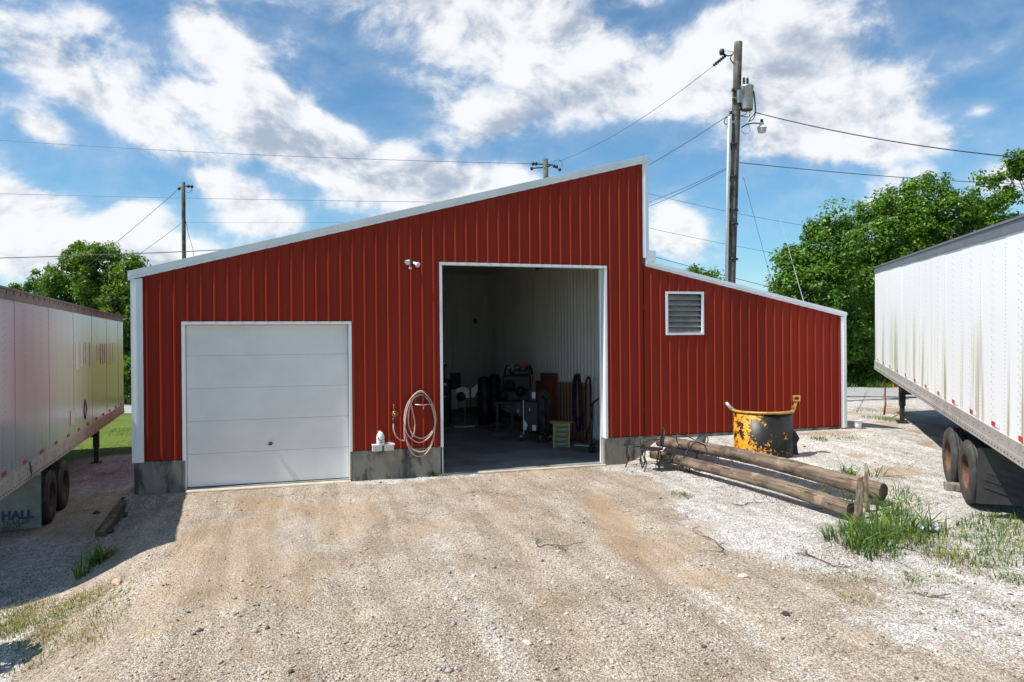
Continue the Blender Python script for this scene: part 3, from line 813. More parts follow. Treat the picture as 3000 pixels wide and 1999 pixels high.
def lean_spans(u):
    if LX0 < u < LX1: return [(cst(SID0-.01), cst(LZ0)), (cst(LZ1), LEAN)]
    return [(cst(SID0-.01), LEAN)]
le = [7.605]+[LRIB0+.9144*k+.16 for k in range(0, 6)]; le = [e for e in le if e < 12.8]+[12.87]
for a, b in zip(le[:-1], le[1:]):
    if b-a > .03: siding_panel('siding_panel', a, b, LRIB0, MT['red'], B, lean_spans, lambda u, d, z: (u, -.006-d, z))
# other outer walls: left side, step above lean-to, back, lean-to end and back
CUTS = []
def side_wall(u0, u1, place, hi, lo=SID0):
    u = u0
    while u < u1-.05:
        siding_panel('siding_panel', u, min(u+.9144, u1), u0+.1, MT['red'], B, lambda q: [(cst(lo), hi)], place); u += .9144
side_wall(.02, BY1, lambda u, d, z: (BX0-.01-d, u, z), cst(ROOF(BX0)+.02))
side_wall(LY1, BY1, lambda u, d, z: (BXM-.01+d, u, z), cst(ROOF(7.6)))
side_wall(.05, LY1, lambda u, d, z: (BXM-.01+d, u, z), cst(ROOF(7.6)), lo=LEAN(7.62)+.12)
side_wall(BX0, BXM, lambda u, d, z: (u, BY1+.01+d, z), ROOF)
side_wall(.02, LY1, lambda u, d, z: (12.88+d, u, z), cst(LEAN(12.9)))
side_wall(BXM, 12.88, lambda u, d, z: (u, LY1+.01+d, z), LEAN)

# added pale door on the unseen left wall, cuts red bounce on the trailer
SD = MB().box((BX0-.10, .7, .30), (BX0-.055, 4.64, 3.55)).build('added_side_door', MT['white_trim'], B)
for k in range(4): MB().box((BX0-.112, .72+k*.98, .32), (BX0-.101, .72+k*.98+.95, 3.53)).build('added_door_leaf', MT['door'], SD)
# concrete foundation
def block(x0, y0, z0, x1, y1, z1, name, m, parent=B, bev=0.0):
    return MB().box((x0, y0, z0), (x1, y1, z1), bev).build(name, m, parent)
block(BX0, -.035, -1.0, DX0+.035, .2, SID0-.012, 'foundation_block', MT['concrete'], bev=.012)
block(DX1-.03, -.035, -1.0, OX0-.0, .2, SID0-.012, 'foundation_block', MT['concrete'], bev=.012)
block(OX1-.07, -.035, -1.0, 7.62, .2, SID0-.014, 'foundation_block', MT['concrete'], bev=.012)
block(7.624, -.03, -1.0, 12.9, .2, SID0-.024, 'foundation_block', MT['concrete'], bev=.012)
block(BX0+.004, .204, -1.0, BX0+.2, BY1, SID0-.012, 'foundation_block', MT['concrete'])
block(12.7, .204, -1.0, 12.895, LY1, SID0-.024, 'foundation_block', MT['concrete'])
block(BX0+.2, BY1-.2, -1.0, BXM, BY1-.004, SID0-.012, 'foundation_block', MT['concrete'])
block(BX0+.205, .0, -.4, BXM-.1, BY1-.21, 0.0, 'floor_slab', MT['slab'])
block(DX0+.04, -.20, -.4, DX1-.035, -.004, -.012, 'door_sill', MT['sill'], bev=.015)
block(OX0+.004, -.12, -.4, OX1-.074, -.004, -.008, 'door_sill', MT['sill'], bev=.015)

# rake trim (fascia) and roofs
def rake(x0, x1, fn, h, y0, y1, name, over=0.0, m=None):
    e = 0.0
    z0, z1 = fn(x0), fn(x1)
    MB().prism([(x0, y0, z0), (x1, y0, z1), (x1, y0, z1+h), (x0, y0, z0+h)], (0, y1-y0, 0)).build(name, m or MT['white_trim'], B)
for a, b in ((-2.64, 1.05), (1.053, 4.72), (4.723, 7.75)):            # three lengths of trim butted together
    rake(a, b, lambda x: ROOF(x)+.050, .088, -.058, .05, 'rake_trim')
    rake(a, b, lambda x: ROOF(x)-.004, .052, -.049, .05, 'rake_trim')
    rake(a, b, lambda x: ROOF(x)+.139, .014, -.066, .09, 'rake_trim')
for a, b in ((7.66, 8.62), (8.623, 11.0), (11.003, 13.03)):
    rake(a, b, lambda x: LEAN(x)+.045, .075, -.058, .05, 'rake_trim')
    rake(a, b, lambda x: LEAN(x)-.004, .047, -.046, .05, 'rake_trim')
MB().prism([(-2.64, .092, ROOF(-2.64)+.10), (7.75, .092, ROOF(7.75)+.10), (7.75, .092, ROOF(7.75)+.15), (-2.64, .092, ROOF(-2.64)+.15)], (0, BY1+.1, 0)).build('roof', MT['roof'], B)
MB().prism([(7.63, .052, LEAN(7.63)+.06), (13.03, .052, LEAN(13.03)+.06), (13.03, .052, LEAN(13.03)+.12), (7.63, .052, LEAN(7.63)+.12)], (0, LY1+.1, 0)).build('roof', MT['roof'], B)
# corner trims
def corner(x0, x1, z0, z1, y=-.045):
    mb = MB(); mb.box((x0, y, z0), (x1, .06, z1))
    mb.box((x0+.35*(x1-x0), y-.008, z0+.005), (x0+.5*(x1-x0), y, z1-.005)); mb.build('corner_trim', MT['white_trim'], B)
corner(BX0-.03, BX0+.165, SID0-.02, ROOF(BX0)-.002)
corner(7.595, 7.735, LEAN(7.66)+.18, ROOF(7.6)+.0)
corner(12.865, 13.02, SID0-.06, LEAN(12.95)-.006)
MB().box((7.66, -.05, LEAN(7.66)+.10), (7.90, .3, LEAN(7.66)+.34)).build('end_cap', MT['white_trim'], B)
MB().box((7.61, -.04, SID0+.02), (7.632, .0, LEAN(7.62)-.002)).build('joint_trim', MT['red'], B)

# door and bay trim
def opening_trim(x0, x1, zt, w, dep, z0):
    MB().box((x0, -.045, zt-w), (x1, .0, zt)).build('opening_trim', MT['white_trim'], B)
    for s in (0, 1):
        a = x0 if s == 0 else x1-w
        MB().box((a, -.043, z0), (a+w, .0, zt-w-.002)).build('opening_trim', MT['white_trim'], B)
        c = x0+w if s == 0 else x1-w
        b_ = c-.02 if s == 0 else c+.02
        MB().box((min(b_, c), .002, 0.0), (max(b_, c), dep, zt-w)).build('jamb', MT['white_trim'], B)
    MB().box((x0+w, .002, zt-w-.001), (x1-w, dep, zt-w+.03)).build('jamb', MT['cream'], B)
opening_trim(DX0, DX1, DZ, .055, .16, SID0-.02)
opening_trim(OX0, OX1, OZ, .055, .13, SID0-.02)
MB().box((DX1-.052, -.038, 0.0), (DX1-.028, -.002, SID0-.024)).build('jamb', MT['sill'], B)
MB().box((OX1-.12, -.036, 0.0), (OX1-.075, -.002, SID0-.024)).build('jamb', MT['sill'], B)
MB().box((OX1-.095, .135, 0.0), (OX1-.06, .20, OZ-.06)).build('jamb', MT['white_trim'], B)

# sectional garage door
MB().box((DX0+.062, .095, -.004), (DX1-.062, .148, .011)).build('bottom_seal', MT['dark_gap'], B)
GD = MB().box((DX0+.06, .150, .0), (DX1-.06, .165, 3.02)).build('garage_door', MT['dark_gap'], B)
for k in range(5):
    z0 = .012+.608*k; z1 = min(z0+.605, 3.015)
    MB().box((DX0+.062, .100, z0), (DX1-.062, .149, z1), .006).build('door_panel', MT['door'], GD)
hd = on_wall(792, 1300, .1)
mb = MB(); mb.cyl((hd[0], .095, hd[2]), (hd[0], .07, hd[2]), .035, .03); mb.tube([(hd[0]-.045, .065, hd[2]-.01), (hd[0], .055, hd[2]), (hd[0]+.05, .065, hd[2]+.012)], .011, 6); mb.build('door_handle', MT['blackmetal'], GD)

# louvred vent in the lean-to
LV = MB()
LV.box((LX0, -.05, LZ1-.05), (LX1, .0, LZ1)).box((LX0, -.05, LZ0), (LX1, .0, LZ0+.05)).box((LX0, -.05, LZ0+.05), (LX0+.05, .0, LZ1-.05)).box((LX1-.05, -.05, LZ0+.05), (LX1, .0, LZ1-.05))
LV = LV.build('louvre_vent', MT['white_trim'], B)
MT['slat'] = mat('dusty_metal_slat', (.36, .35, .31), .5, .3, .15, 4, dirt=(.16, .15, .12), dirt_amt=.6, dscale=3)
MB().box((LX0+.05, .085, LZ0+.05), (LX1-.05, .1, LZ1-.05)).build('vent_backing', MT['dark_gap'], LV)
for k in range(7):
    z = LZ0+.06+k*.122
    MB().prism([(LX0+.052, -.012, z), (LX0+.052, .078, z+.112), (LX0+.052, .083, z+.106), (LX0+.052, -.006, z-.006)], (LX1-LX0-.104, 0, 0)).build('slat', MT['slat'], LV)

# interior shell
IY1, IX1, CE = 11.8, 7.44, 5.08
CUTS = []
def inner_wall(u0, u1, place, hi, m=MT['liner']):
    u = u0
    while u < u1-.05:
        siding_panel('liner_panel', u, min(u+.9144, u1), u0+.1, m, B, lambda q: [(cst(.20), hi)], place); u += .9144
inner_wall(.22, IY1, lambda u, d, z: (IX1-d*1.7, u, z), cst(CE))
inner_wall(BX0+.2, IX1, lambda u, d, z: (u, IY1-d*.6, z), lambda u: min(CE, ROOF(u)-.1))
inner_wall(.22, IY1, lambda u, d, z: (BX0+.21+d, u, z), cst(ROOF(BX0+.2)-.1))
MB().box((IX1-.02, .22, .0), (IX1+.05, IY1, .215)).build('skirting', MT['concrete'], B)
MB().box((BX0+.2, IY1-.02, .0), (IX1-.03, IY1+.05, .215)).build('skirting', MT['concrete'], B)
xk = 2.55
MB().prism([(BX0+.2, .23, ROOF(BX0+.2)-.1), (xk, .23, CE), (IX1+.1, .23, CE), (IX1+.1, .23, CE+.04), (xk, .23, CE+.04), (BX0+.2, .23, ROOF(BX0+.2)-.06)], (0, IY1-.2, 0)).build('ceiling_sheet', MT['ceiling'], B)
# inner face of the front wall
for (a, b, lo) in ((BX0+.2, DX0, .0), (DX1, OX0, .0), (OX1, IX1, .0)):
    MB().prism([(a, .175, lo), (b, .175, lo), (b, .175, min(CE, ROOF(b)-.1)), (a, .175, min(CE, ROOF(a)-.1))], (0, .03, 0)).build('liner_panel', MT['liner'], B)
for (a, b, lo) in ((DX0, DX1, DZ), (OX0, OX1, OZ)):
    MB().prism([(a, .225, lo), (b, .225, lo), (b, .225, min(CE, ROOF(b)-.1)), (a, .225, min(CE, ROOF(a)-.1))], (0, .03, 0)).build('liner_panel', MT['liner'], B)
# overhead door track high on the right wall
mb = MB(); mb.box((IX1-.16, .6, CE-.30), (IX1-.10, 6.3, CE-.18)); mb.box((IX1-.12, .6, CE-.18), (IX1-.11, .7, CE)); mb.box((IX1-.12, 6.2, CE-.18), (IX1-.11, 6.3, CE)); mb.build('door_track', MT['blackmetal'], B)

# ------------------------------------------------------------------ semi trailers
def wheel(parent, c, outward, rimm):
    """truck wheel, axis along local y; outward = +1 / -1"""
    R_ = .505; w = .125
    o = np.array(c, float); ax = (0, outward, 0)
    prof = [(.285, -w), (.40, -w*1.02), (.465, -w*.95), (.497, -w*.72), (R_, -w*.66), (R_, -w*.40), (R_-.014, -w*.38), (R_-.014, -w*.30), (R_, -w*.28), (R_, -.012), (R_-.014, -.010),
            (R_-.014, .010), (R_, .012), (R_, w*.28), (R_-.014, w*.30), (R_-.014, w*.38), (R_, w*.40), (R_, w*.66), (.497, w*.72), (.465, w*.95), (.40, w*1.02), (.30, w), (.285, w*.9), (.285, -w)]
    t = MB().lathe(prof, o, ax, 40).build('tyre', MT['rubber'], parent)
    rp = [(.292, w*.95), (.300, w*1.0), (.288, w*.88), (.276, w*.4), (.270, -w*.4), (.258, -w*1.1), (.19, -w*1.25), (.12, -w*1.2), (.115, -w*.5), (.09, -w*.15), (.0, -w*.1)]
    mb = MB().lathe(rp, o, ax, 32)
    for k in range(10):
        a = 2*math.pi*k/10
        p = o+V3(math.cos(a)*.145, -outward*w*1.22, math.sin(a)*.145); mb.cyl(p, p+V3(0, outward*.05, 0), .014, .012, 6)
    mb.build('rim', rimm, t)

def trailer(name, label, loc, rot, L, tand, opt):
    """local frame: x towards the nose, y to its left, z up from the ground; 2.59 m wide"""
    t = thing(name, label, 'trailer', loc, rot, 'box trailers parked beside the building')
    Wd = 1.295; zb = opt['zb']; zr = zb+.27; zt = zb+opt['H']-.18; ztop = zb+opt['H']
    skin, rail, top = opt['skin'], opt['rail'], opt['top']
    npan = int(round(L/1.22)); pw = L/npan
    for s in (1, -1):
        # side wall panels with a small lap and one column of rivets each
        for k in range(npan):
            x0, x1 = k*pw, (k+1)*pw
            mb = MB(); y = s*(Wd-.004*(k % 2)-.010)
            mb.box((x0+.002, y-s*.028, zr-.02), (x1-.005 if k < npan-1 else x1, y, zt+.02)).build('side_panel', skin, t)
            mb = MB()
            for xx, dz, n_ in ((x0+.025, 0, 46), (x0+pw/2-.05, .02, 24), (x0+pw/2+.05, .05, 24)):
                for j in range(n_):
                    z = zr+.06+dz+(zt-zr-.12)*j/n_
                    e = opt['riv']
                    mb.add([(xx-e, y, z-e), (xx+e, y, z-e), (xx+e, y, z+e), (xx-e, y, z+e), (xx, y+s*.005, z)], [(0, 1, 4), (1, 2, 4), (2, 3, 4), (3, 0, 4)])
            tag(mb.build('rivets', opt['rivet'], t), kind='stuff')
        # rails
        yb = s*(Wd+.004)
        MB().box((0, yb-s*.06, zb+.105), (L, yb, zr)).build('bottom_rail', rail, t)
        MB().box((0, yb-s*.06, zb), (L, yb+s*.012, zb+.103)).build('bottom_rail', rail, t)
        mb = MB()
        for j in range(int(L/.15)):
            x = .08+j*.15
            mb.cyl((x, yb+s*.012, zb+.05), (x, yb+s*.02, zb+.05), .012, .010, 6)
            if j % 2 == 0: mb.cyl((x, yb, zb+.19), (x, yb+s*.006, zb+.19), .010, .008, 6)
        tag(mb.build('rail_bolts', opt['bolt'], t), kind='stuff')
        MB().box((0, yb-s*.05, zt), (L, yb+s*.004, zt+.075)).build('top_rail', top, t)
        MB().box((0, yb-s*.05, zt+.078), (L, yb-s*.004, ztop-.035)).build('top_rail', top, t)
        MB().box((0, yb-s*.07, ztop-.033), (L, yb+s*.016, ztop)).build('top_rail', top, t)
        if opt.get('holes'):
            mb = MB()
            for j in range(int(L/.42)):
                x = .25+j*.42; mb.lathe([(0, .0), (.026, .0), (.028, .003), (0, .003)], (x, yb-s*.004, zt+.112), (0, s, 0), 10)
            tag(mb.build('rail_holes', MT['dark_gap'], t), kind='stuff')
        # reflective tape
        for k in range(npan*opt['tape_n']):
            x = (k+.35)*pw/opt['tape_n']
            MB().box((x, s*(Wd-.008), zr+.03), (x+opt['tape_w'], s*(Wd-.001), zr+.03+opt['tape_h'])).build('reflector', opt['tape'], t)
            if opt.get('white_tape'): MB().box((x-opt['tape_w']*.9, s*(Wd-.008), zr+.034), (x-.005, s*(Wd-.0015), zr+.026+opt['tape_h'])).build('reflector', MT['whitetape'], t)
    # roof, nose, rear doors, floor beams
    MB().box((0, -Wd+.03, ztop-.03), (L, Wd-.03, ztop-.012)).build('roof', top, t)
    MB().box((L-.03, -Wd+.035, zb+.02), (L+.0, Wd-.035, ztop-.05)).build('nose_wall', skin, t)
    for s in (1, -1):
        d = MB().box((-.05, s*.01, zb+.1), (-.003, s*(Wd-.05), ztop-.08), .008).build('rear_door', skin, t)
        mb = MB()
        for yy in (.25, .75): mb.cyl((-.07, s*yy, zb+.12), (-.07, s*yy, ztop-.1), .016, n=8)
        mb.build('lock_rod', MT['steel'], d)
        MB().box((-.04, s*(Wd-.04), zb), (-.001, s*(Wd+.004), ztop)).build('rear_post', rail, t)
    mb = MB()
    for j in range(int(L/.31)):
        x = .2+j*.31; mb.box((x, -Wd+.07, zb-.005), (x+.05, Wd-.07, zb+.1))
    mb.box((.1, -Wd+.08, zb+.1), (L-.1, Wd-.08, zb+.13))
    tag(mb.build('cross_members', MT['black'], t), kind='stuff')
    for s in (1, -1): MB().box((tand[0]-1.2, s*.45-.06, zb-.28), (tand[1]+1.3, s*.45+.06, zb-.008)).build('slider_rail', MT['black'], t)
    MB().box((-.02, -Wd+.1, .55), (.08, Wd-.1, .66)).box((0, -.5, .66), (.06, -.42, zb)).box((0, .42, .66), (.06, .5, zb)).build('rear_bumper', MT['blackmetal'], t)
    # axles and wheels
    for x in tand:
        MB().cyl((x, -1.0, .5), (x, 1.0, .5), .07, n=10).build('axle', MT['blackmetal'], t)
        for s in (1, -1):
            for dy in (.135, .46):
                wheel(t, (x, s*(Wd-dy), .503), s if dy < .3 else -s, opt['rim'])
    for s in (1, -1):
        MB().box((tand[0]-.2, s*.55-.05, .55), (tand[1]+.2, s*.55+.05, zb-.285)).build('suspension', MT['blackmetal'], t)
    # landing gear
    xg = L-opt['gear']
    gz = opt.get('gear_z', 0.0)
    for s in (1, -1):
        lg = MB().box((xg-.075, s*.95-.075, .45), (xg+.075, s*.95+.075, zb+.0)).box((xg-.055, s*.95-.055, gz+.05), (xg+.055, s*.95+.055, .45)).build('landing_leg', opt['leg'], t)
        MB().box((xg-.14, s*.95-.13, gz), (xg+.14, s*.95+.13, gz+.05)).build('foot', opt['leg'], lg)
        MB().tube([(xg, s*.95, .75), (xg-.75, s*.62, zb)], .03, 6).build('brace', opt['leg'], t)
    MB().box((xg-.04, -.87, .75), (xg+.04, .87, .85)).build('cross_brace', opt['leg'], t)
    return t

# right trailer: its left side faces the yard, nose away from the camera, following the rising ground
h_ = V3(.5977, .8017, 0); lft = V3(-h_[1], h_[0], 0)
LR = 14.63; pitchR = math.radians(2.55)
nose = V3(17.16, 3.48, 0); rear_l = nose-h_*LR*math.cos(pitchR)
rc = rear_l-lft*1.295; rc[2] = -.14
optR = dict(riv=.009, H=3.08, zb=1.20, skin=MT['trailer_white'], rail=MT['alu'], top=MT['toprail'], rivet=MT['steel'], bolt=MT['blackmetal'], tape=MT['redtape'], tape_n=1, tape_w=.19, tape_h=.062, white_tape=True, rim=MT['rust'], gear=2.75, leg=MT['blackmetal'])
TR = trailer('box_trailer', 'clean white box trailer with dark grey roof rail, parked at an angle on the right', rc, (0, -pitchR, math.atan2(h_[1], h_[0])), LR, (3.42, 4.67), optR)
for s in (1, -1):   # big black ribbed mud flaps
    y0, y1 = s*.62, s*1.27
    mb = MB(); mb.prism([(2.72, y0, .16), (2.72, y1, .16), (2.66, y1, 1.02), (2.66, y0, 1.02)], (.012, 0, 0))
    for k in range(6):
        z = .25+k*.12
        mb.prism([(2.706-.04*k*.14, y0+s*.06, z), (2.704-.04*k*.14, y1-s*.10, z+.16), (2.704-.04*k*.14, y1-s*.10, z+.185), (2.706-.04*k*.14, y0+s*.06, z+.025)], (-.012, 0, 0))
    mb.build('mud_flap', MT['flap'], TR)
MB().tube([(LR-.95, 1.05, 1.25), (LR-.93, 1.10, 1.05), (LR-.72, 1.12, .85), (LR-.70, 1.10, .68), (LR-1.1, 1.16, .50), (LR-1.42, 1.18, .33), (LR-1.38, 1.2, .12), (LR-1.3, 1.2, .0)], .028, 7).build('air_hose', MT['copper'], TR)
MB().box((LR-3.5, 1.20, 1.02), (LR-3.35, 1.26, 1.2)).build('marker_lamp', MT['orange'], TR)
MB().box((LR-3.30, .2, .86), (LR-2.86, 1.05, 1.14), .02).build('gear_box', MT['rust'], TR)

# left trailer: its right side faces the yard, in its own shade
hl = V3(-.0705, .9975, 0); lfl = V3(-hl[1], hl[0], 0)
LL = 15.75
nose_l = V3(-4.93, 11.9, 0); rear_r = nose_l-hl*LL
rcl = rear_r+lfl*1.295; rcl[2] = -.70
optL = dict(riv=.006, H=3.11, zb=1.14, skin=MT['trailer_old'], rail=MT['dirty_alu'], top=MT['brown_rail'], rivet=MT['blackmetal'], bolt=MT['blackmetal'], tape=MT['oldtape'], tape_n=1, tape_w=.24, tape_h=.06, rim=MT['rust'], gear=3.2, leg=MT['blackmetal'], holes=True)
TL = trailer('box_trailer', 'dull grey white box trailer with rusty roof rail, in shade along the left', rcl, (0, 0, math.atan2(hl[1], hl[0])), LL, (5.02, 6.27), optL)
# pale mud flap with lettering behind the rear axle; it faces the rear
FX = 4.22
for s in (1, -1):
    y0, y1 = s*.46, s*1.26
    fl = MB().prism([(FX, y0, .11), (FX, y1, .11), (FX, y1, 1.08), (FX, y0, 1.08)], (.012, 0, 0)).build('mud_flap', MT['skirt'], TL)
    MB().box((FX-.02, y0, 1.05), (FX-.003, y1, 1.09)).build('hanger_bar', MT['steel'], fl)
def lettering(txt, size, m, parent, origin, xdir, updir, name='lettering', shear=0.0, bold=0.0, sx=1.0):
    cu = bpy.data.curves.new(name, 'FONT'); cu.body = txt; cu.size = size; cu.shear = shear; cu.offset = bold
    cu.extrude = .0008; cu.resolution_u = 2
    ob = bpy.data.objects.new(name, cu); COL.objects.link(ob)
    dg = bpy.context.evaluated_depsgraph_get(); me = bpy.data.meshes.new_from_object(ob.evaluated_get(dg))
    bpy.data.objects.remove(ob); me.name = name
    me.materials.clear(); me.materials.append(m)
    o = bpy.data.objects.new(name, me); COL.objects.link(o); o.parent = parent
    x = Vector(xdir).normalized(); u = Vector(updir).normalized(); nrm = x.cross(u)
    o.matrix_local = Matrix(((x.x*sx, u.x, nrm.x, origin[0]), (x.y*sx, u.y, nrm.y, origin[1]), (x.z*sx, u.z, nrm.z, origin[2]), (0, 0, 0, 1)))
    return o
# the right-hand flap (s = -1, nearer the building) carries the lettering; text reads towards local -y
ff = [o for o in TL.children if o.name.startswith('mud_flap')][-1]
lettering('HALL', .205, MT['letter_blue'], ff, (FX-.004, -.655, .295), (0, -1, 0), (0, 0, 1), bold=.012, sx=1.0)
lettering('TRAILER', .105, MT['letter_dark'], ff, (FX-.004, -.655, .20), (0, -1, 0), (0, 0, 1), bold=.003, sx=1.12)
lettering('DEALER', .078, MT['letter_dark'], ff, (FX-.004, -.655, .13), (0, -1, 0), (0, 0, 1), bold=.002, sx=1.15)
# ghost letters and a diamond placard frame on the side skin
def on_trailer(px, py):
    d = ray(px, py); n_ = lfl; k = (rear_r-CAM).dot(n_)/d.dot(n_); p = CAM+k*d
    return (p-rcl).dot(hl), p[2]+.70
for (zx0, zx1, zy0, zy1) in ((222, 262, 232, 640), (290, 332, 238, 600), (345, 362, 236, 560), (378, 396, 240, 560), (440, 466, 238, 620), (545, 560, 262, 520), (560, 582, 246, 300),
                             (582, 592, 262, 520), (605, 622, 246, 560), (640, 655, 250, 560), (668, 682, 250, 540), (700, 716, 250, 540), (745, 768, 248, 560), (790, 806, 240, 520)):
    (xa, za), (xb, _), (_, zb_) = on_trailer(180+zx0/5.225, 960+zy0/5.225), on_trailer(180+zx1/5.225, 960+zy0/5.225), on_trailer(180+zx0/5.225, 960+zy1/5.225)
    MB().box((xa, -1.2905, zb_), (xb, -1.2865, za)).build('ghost_lettering', MT['ghost'], TL)
(dx_, dz1), (_, dz0) = on_trailer(250, 1172), on_trailer(252, 1228)
(da, _), (db, _) = on_trailer(246.5, 1200), on_trailer(255.5, 1200)
cz_ = (dz0+dz1)/2
mb = MB(); ring_ = [(da, cz_), (dx_, dz1), (db, cz_), (dx_, dz0)]
for p, q in zip(ring_, ring_[1:]+ring_[:1]): mb.tube([(p[0], -1.292, p[1]), (q[0], -1.292, q[1])], .010, 5)
mb.build('placard_frame', MT['outline'], TL)
(pa, pz1), (pb, _), (_, pz0) = on_trailer(208, 1205), on_trailer(220, 1205), on_trailer(214, 1246)
MB().box((pa, -1.293, pz0), (pb, -1.286, pz1)).build('placard', MT['cream'], TL)
MB().tube([(3.22, -1.30, 1.43), (3.20, -1.315, 1.36), (3.26, -1.315, 1.24), (3.22, -1.31, 1.16)], .012, 6).build('loose_strap', MT['black'], TL)

# ------------------------------------------------------------------ utility poles and wires
def pole(name, label, pbase_px, depth, ptop, r0, r1, extra=None):
    b = at(*pbase_px, depth); tp = at(*ptop, depth)
    # straight pole through the two sighted points, carried down to the ground
    d = (tp-b)/(tp[2]-b[2]); zg = float(ground_z(b[0], b[1])); foot = b-d*(b[2]-zg)
    root = thing(name, label, 'utility pole', foot, group='utility poles')
    H = tp[2]-zg; n = 9
    pts = [d*H*k/n for k in range(n+1)]; pts[0] = pts[0]-V3(0, 0, .4)
    MB().tube(pts, [r0+(r1-r0)*k/n for k in range(n+1)], 14).build('shaft', MT['polewood'], root)
    return root, foot, d, H
PD = 25.0
P1, f1, d1, H1 = pole('utility_pole', 'tall weathered wooden pole carrying a transformer and a lamp behind the lean-to', (2141, 825), PD, (2163, 124), .165, .135)
K1 = PD/F_PX
def lp(px, py, dd=0.0, foot=None, D=PD):
    return at(px, py, D+dd)-(f1 if foot is None else foot)
# conduit, transformer, lamp, hardware
MB().tube([lp(2128, 840, -.16), lp(2136, 352, -.16), lp(2137, 343, -.14)], .055, 10).build('conduit', MT['plastic'], P1)
mb = MB()
for y in (425, 520, 617, 657, 760): mb.lathe([(.0, -.03), (.19, -.03), (.19, .03), (.0, .03)], lp(2146, y, 0), (0, 0, 1), 14)
build_each(mb, 'strap_band', MT['blackmetal'], P1)
c = lp(2188, 286, -.1)
hgt = 64*K1; r = .21
tr = MB().lathe([(0, -hgt/2-.06), (r*.86, -hgt/2-.06), (r*.95, -hgt/2), (r, hgt/2-.06), (r*1.08, hgt/2-.06), (r*1.08, hgt/2), (r*.9, hgt/2+.03), (0, hgt/2+.05)], c, (0, 0, 1), 22).build('transformer', MT['steel'], P1)
MB().lathe([(0, -hgt/2-.062), (r*.865, -hgt/2-.062), (r*.955, -hgt/2+.05)], c, (0, 0, 1), 22).build('tank_base', MT['rust'], tr)
for dx, top_ in ((-.11, 243), (.03, 236)):
    p = c+V3(dx, 0, hgt/2+.03); pr = []
    for k in range(5): pr += [(.032, k*.05), (.055, k*.05+.018), (.032, k*.05+.036)]
    MB().lathe([(0, 0)]+pr+[(.018, .27), (0, .29)], p, (0, 0, 1), 10).build('bushing', MT['blackmetal'], tr)
MB().box((c[0]-.34, c[1]-.05, c[2]-.2), (c[0]-.18, c[1]+.05, c[2]+.22)).build('hanger_bracket', MT['steel'], tr)
MB().tube([lp(2173, 374), lp(2186, 365), lp(2205, 361), lp(2225, 362)], .022, 7).build('lamp_arm', MT['blackmetal'], P1)
lc = lp(2232, 372)
la = MB().lathe([(0, .16), (.05, .155), (.075, .11), (.085, .06), (.11, .03), (.155, -.02), (.16, -.045)], lc, (0, 0, 1), 16).build('yard_lamp', MT['plastic'], P1)
MB().lathe([(.152, -.045), (.135, -.17), (.125, -.19), (.0, -.195)], lc, (0, 0, 1), 16).build('lamp_glass', MT['glass'], la)
MB().cyl(lc+V3(0, 0, .15), lc+V3(0, 0, .25), .055, .05, 10).build('photocell', MT['blackmetal'], la)
def cable(mb, pts, r):
    pts = [np.array(p) for p in pts]; out = []
    n = len(pts)
    for i in range(n-1):
        p0 = pts[max(i-1, 0)]; p1 = pts[i]; p2 = pts[i+1]; p3 = pts[min(i+2, n-1)]
        for k in range(5):
            t = k/5; out.append(.5*((2*p1)+(p2-p0)*t+(2*p0-5*p1+4*p2-p3)*t*t+(3*p1-p0-3*p2+p3)*t**3))
    out.append(pts[-1]); mb.tube(out, r, 6)
mb = MB()
cable(mb, [lp(2206, 262, -.1), lp(2211, 300, -.15), lp(2212, 330, -.2), lp(2200, 345, -.2), lp(2193, 358, -.1)], .016)
cable(mb, [lp(2209, 268, -.1), lp(2214, 320, -.15), lp(2208, 347, -.2), lp(2196, 355, -.1)], .014)
cable(mb, [lp(2172, 339), lp(2185, 335), lp(2187, 326), lp(2195, 324)], .012)
cable(mb, [lp(2170, 340), lp(2195, 342), lp(2196, 318, -.1)], .014)
cable(mb, [lp(2172, 384), lp(2183, 393), lp(2195, 388), lp(2197, 375), lp(2190, 362)], .008)
cable(mb, [lp(2138, 345, -.15), lp(2128, 345, -.2), lp(2121, 357, -.2), lp(2127, 365, -.2), lp(2134, 360, -.15)], .014)
build_each(mb, 'jumper_cables', MT['wire'], P1)
mb = MB()      # dead-end insulator string at the top, left of the pole
cable(mb, [lp(2152, 152), lp(2146, 160), lp(2140, 172), lp(2149, 187)], .02)
cable(mb, [lp(2146, 161), lp(2132, 164), lp(2120, 157)], .022)
cable(mb, [lp(2150, 152), lp(2118, 149)], .008)
mb.build('top_bracket', MT['blackmetal'], P1)
ins = MB(); a = lp(2126, 163); b = lp(2090, 193)
for k in range(7):
    p = a+(b-a)*(k+.5)/7; ins.lathe([(.012, -.04), (.055, -.015), (.06, .0), (.055, .015), (.012, .04)], p, b-a, 10)
ins.cyl(a, b, .016, n=6); ins.build('insulator_string', MT['blackmetal'], P1)
MB().lathe([(0, -.1), (.075, -.09), (.09, 0), (.075, .09), (0, .1)], lp(2115, 153), (0, 0, 1), 12).build('arrester', MT['blackmetal'], P1)
mb = MB()
for (x, y) in ((2147, 264), (2149, 292), (2141, 330), (2168, 320)): mb.lathe([(0, -.05), (.06, -.04), (.035, 0), (.06, .04), (0, .05)], lp(x, y, -.12), (0, 0, 1), 10)
build_each(mb, 'spool_insulator', MT['blackmetal'], P1)

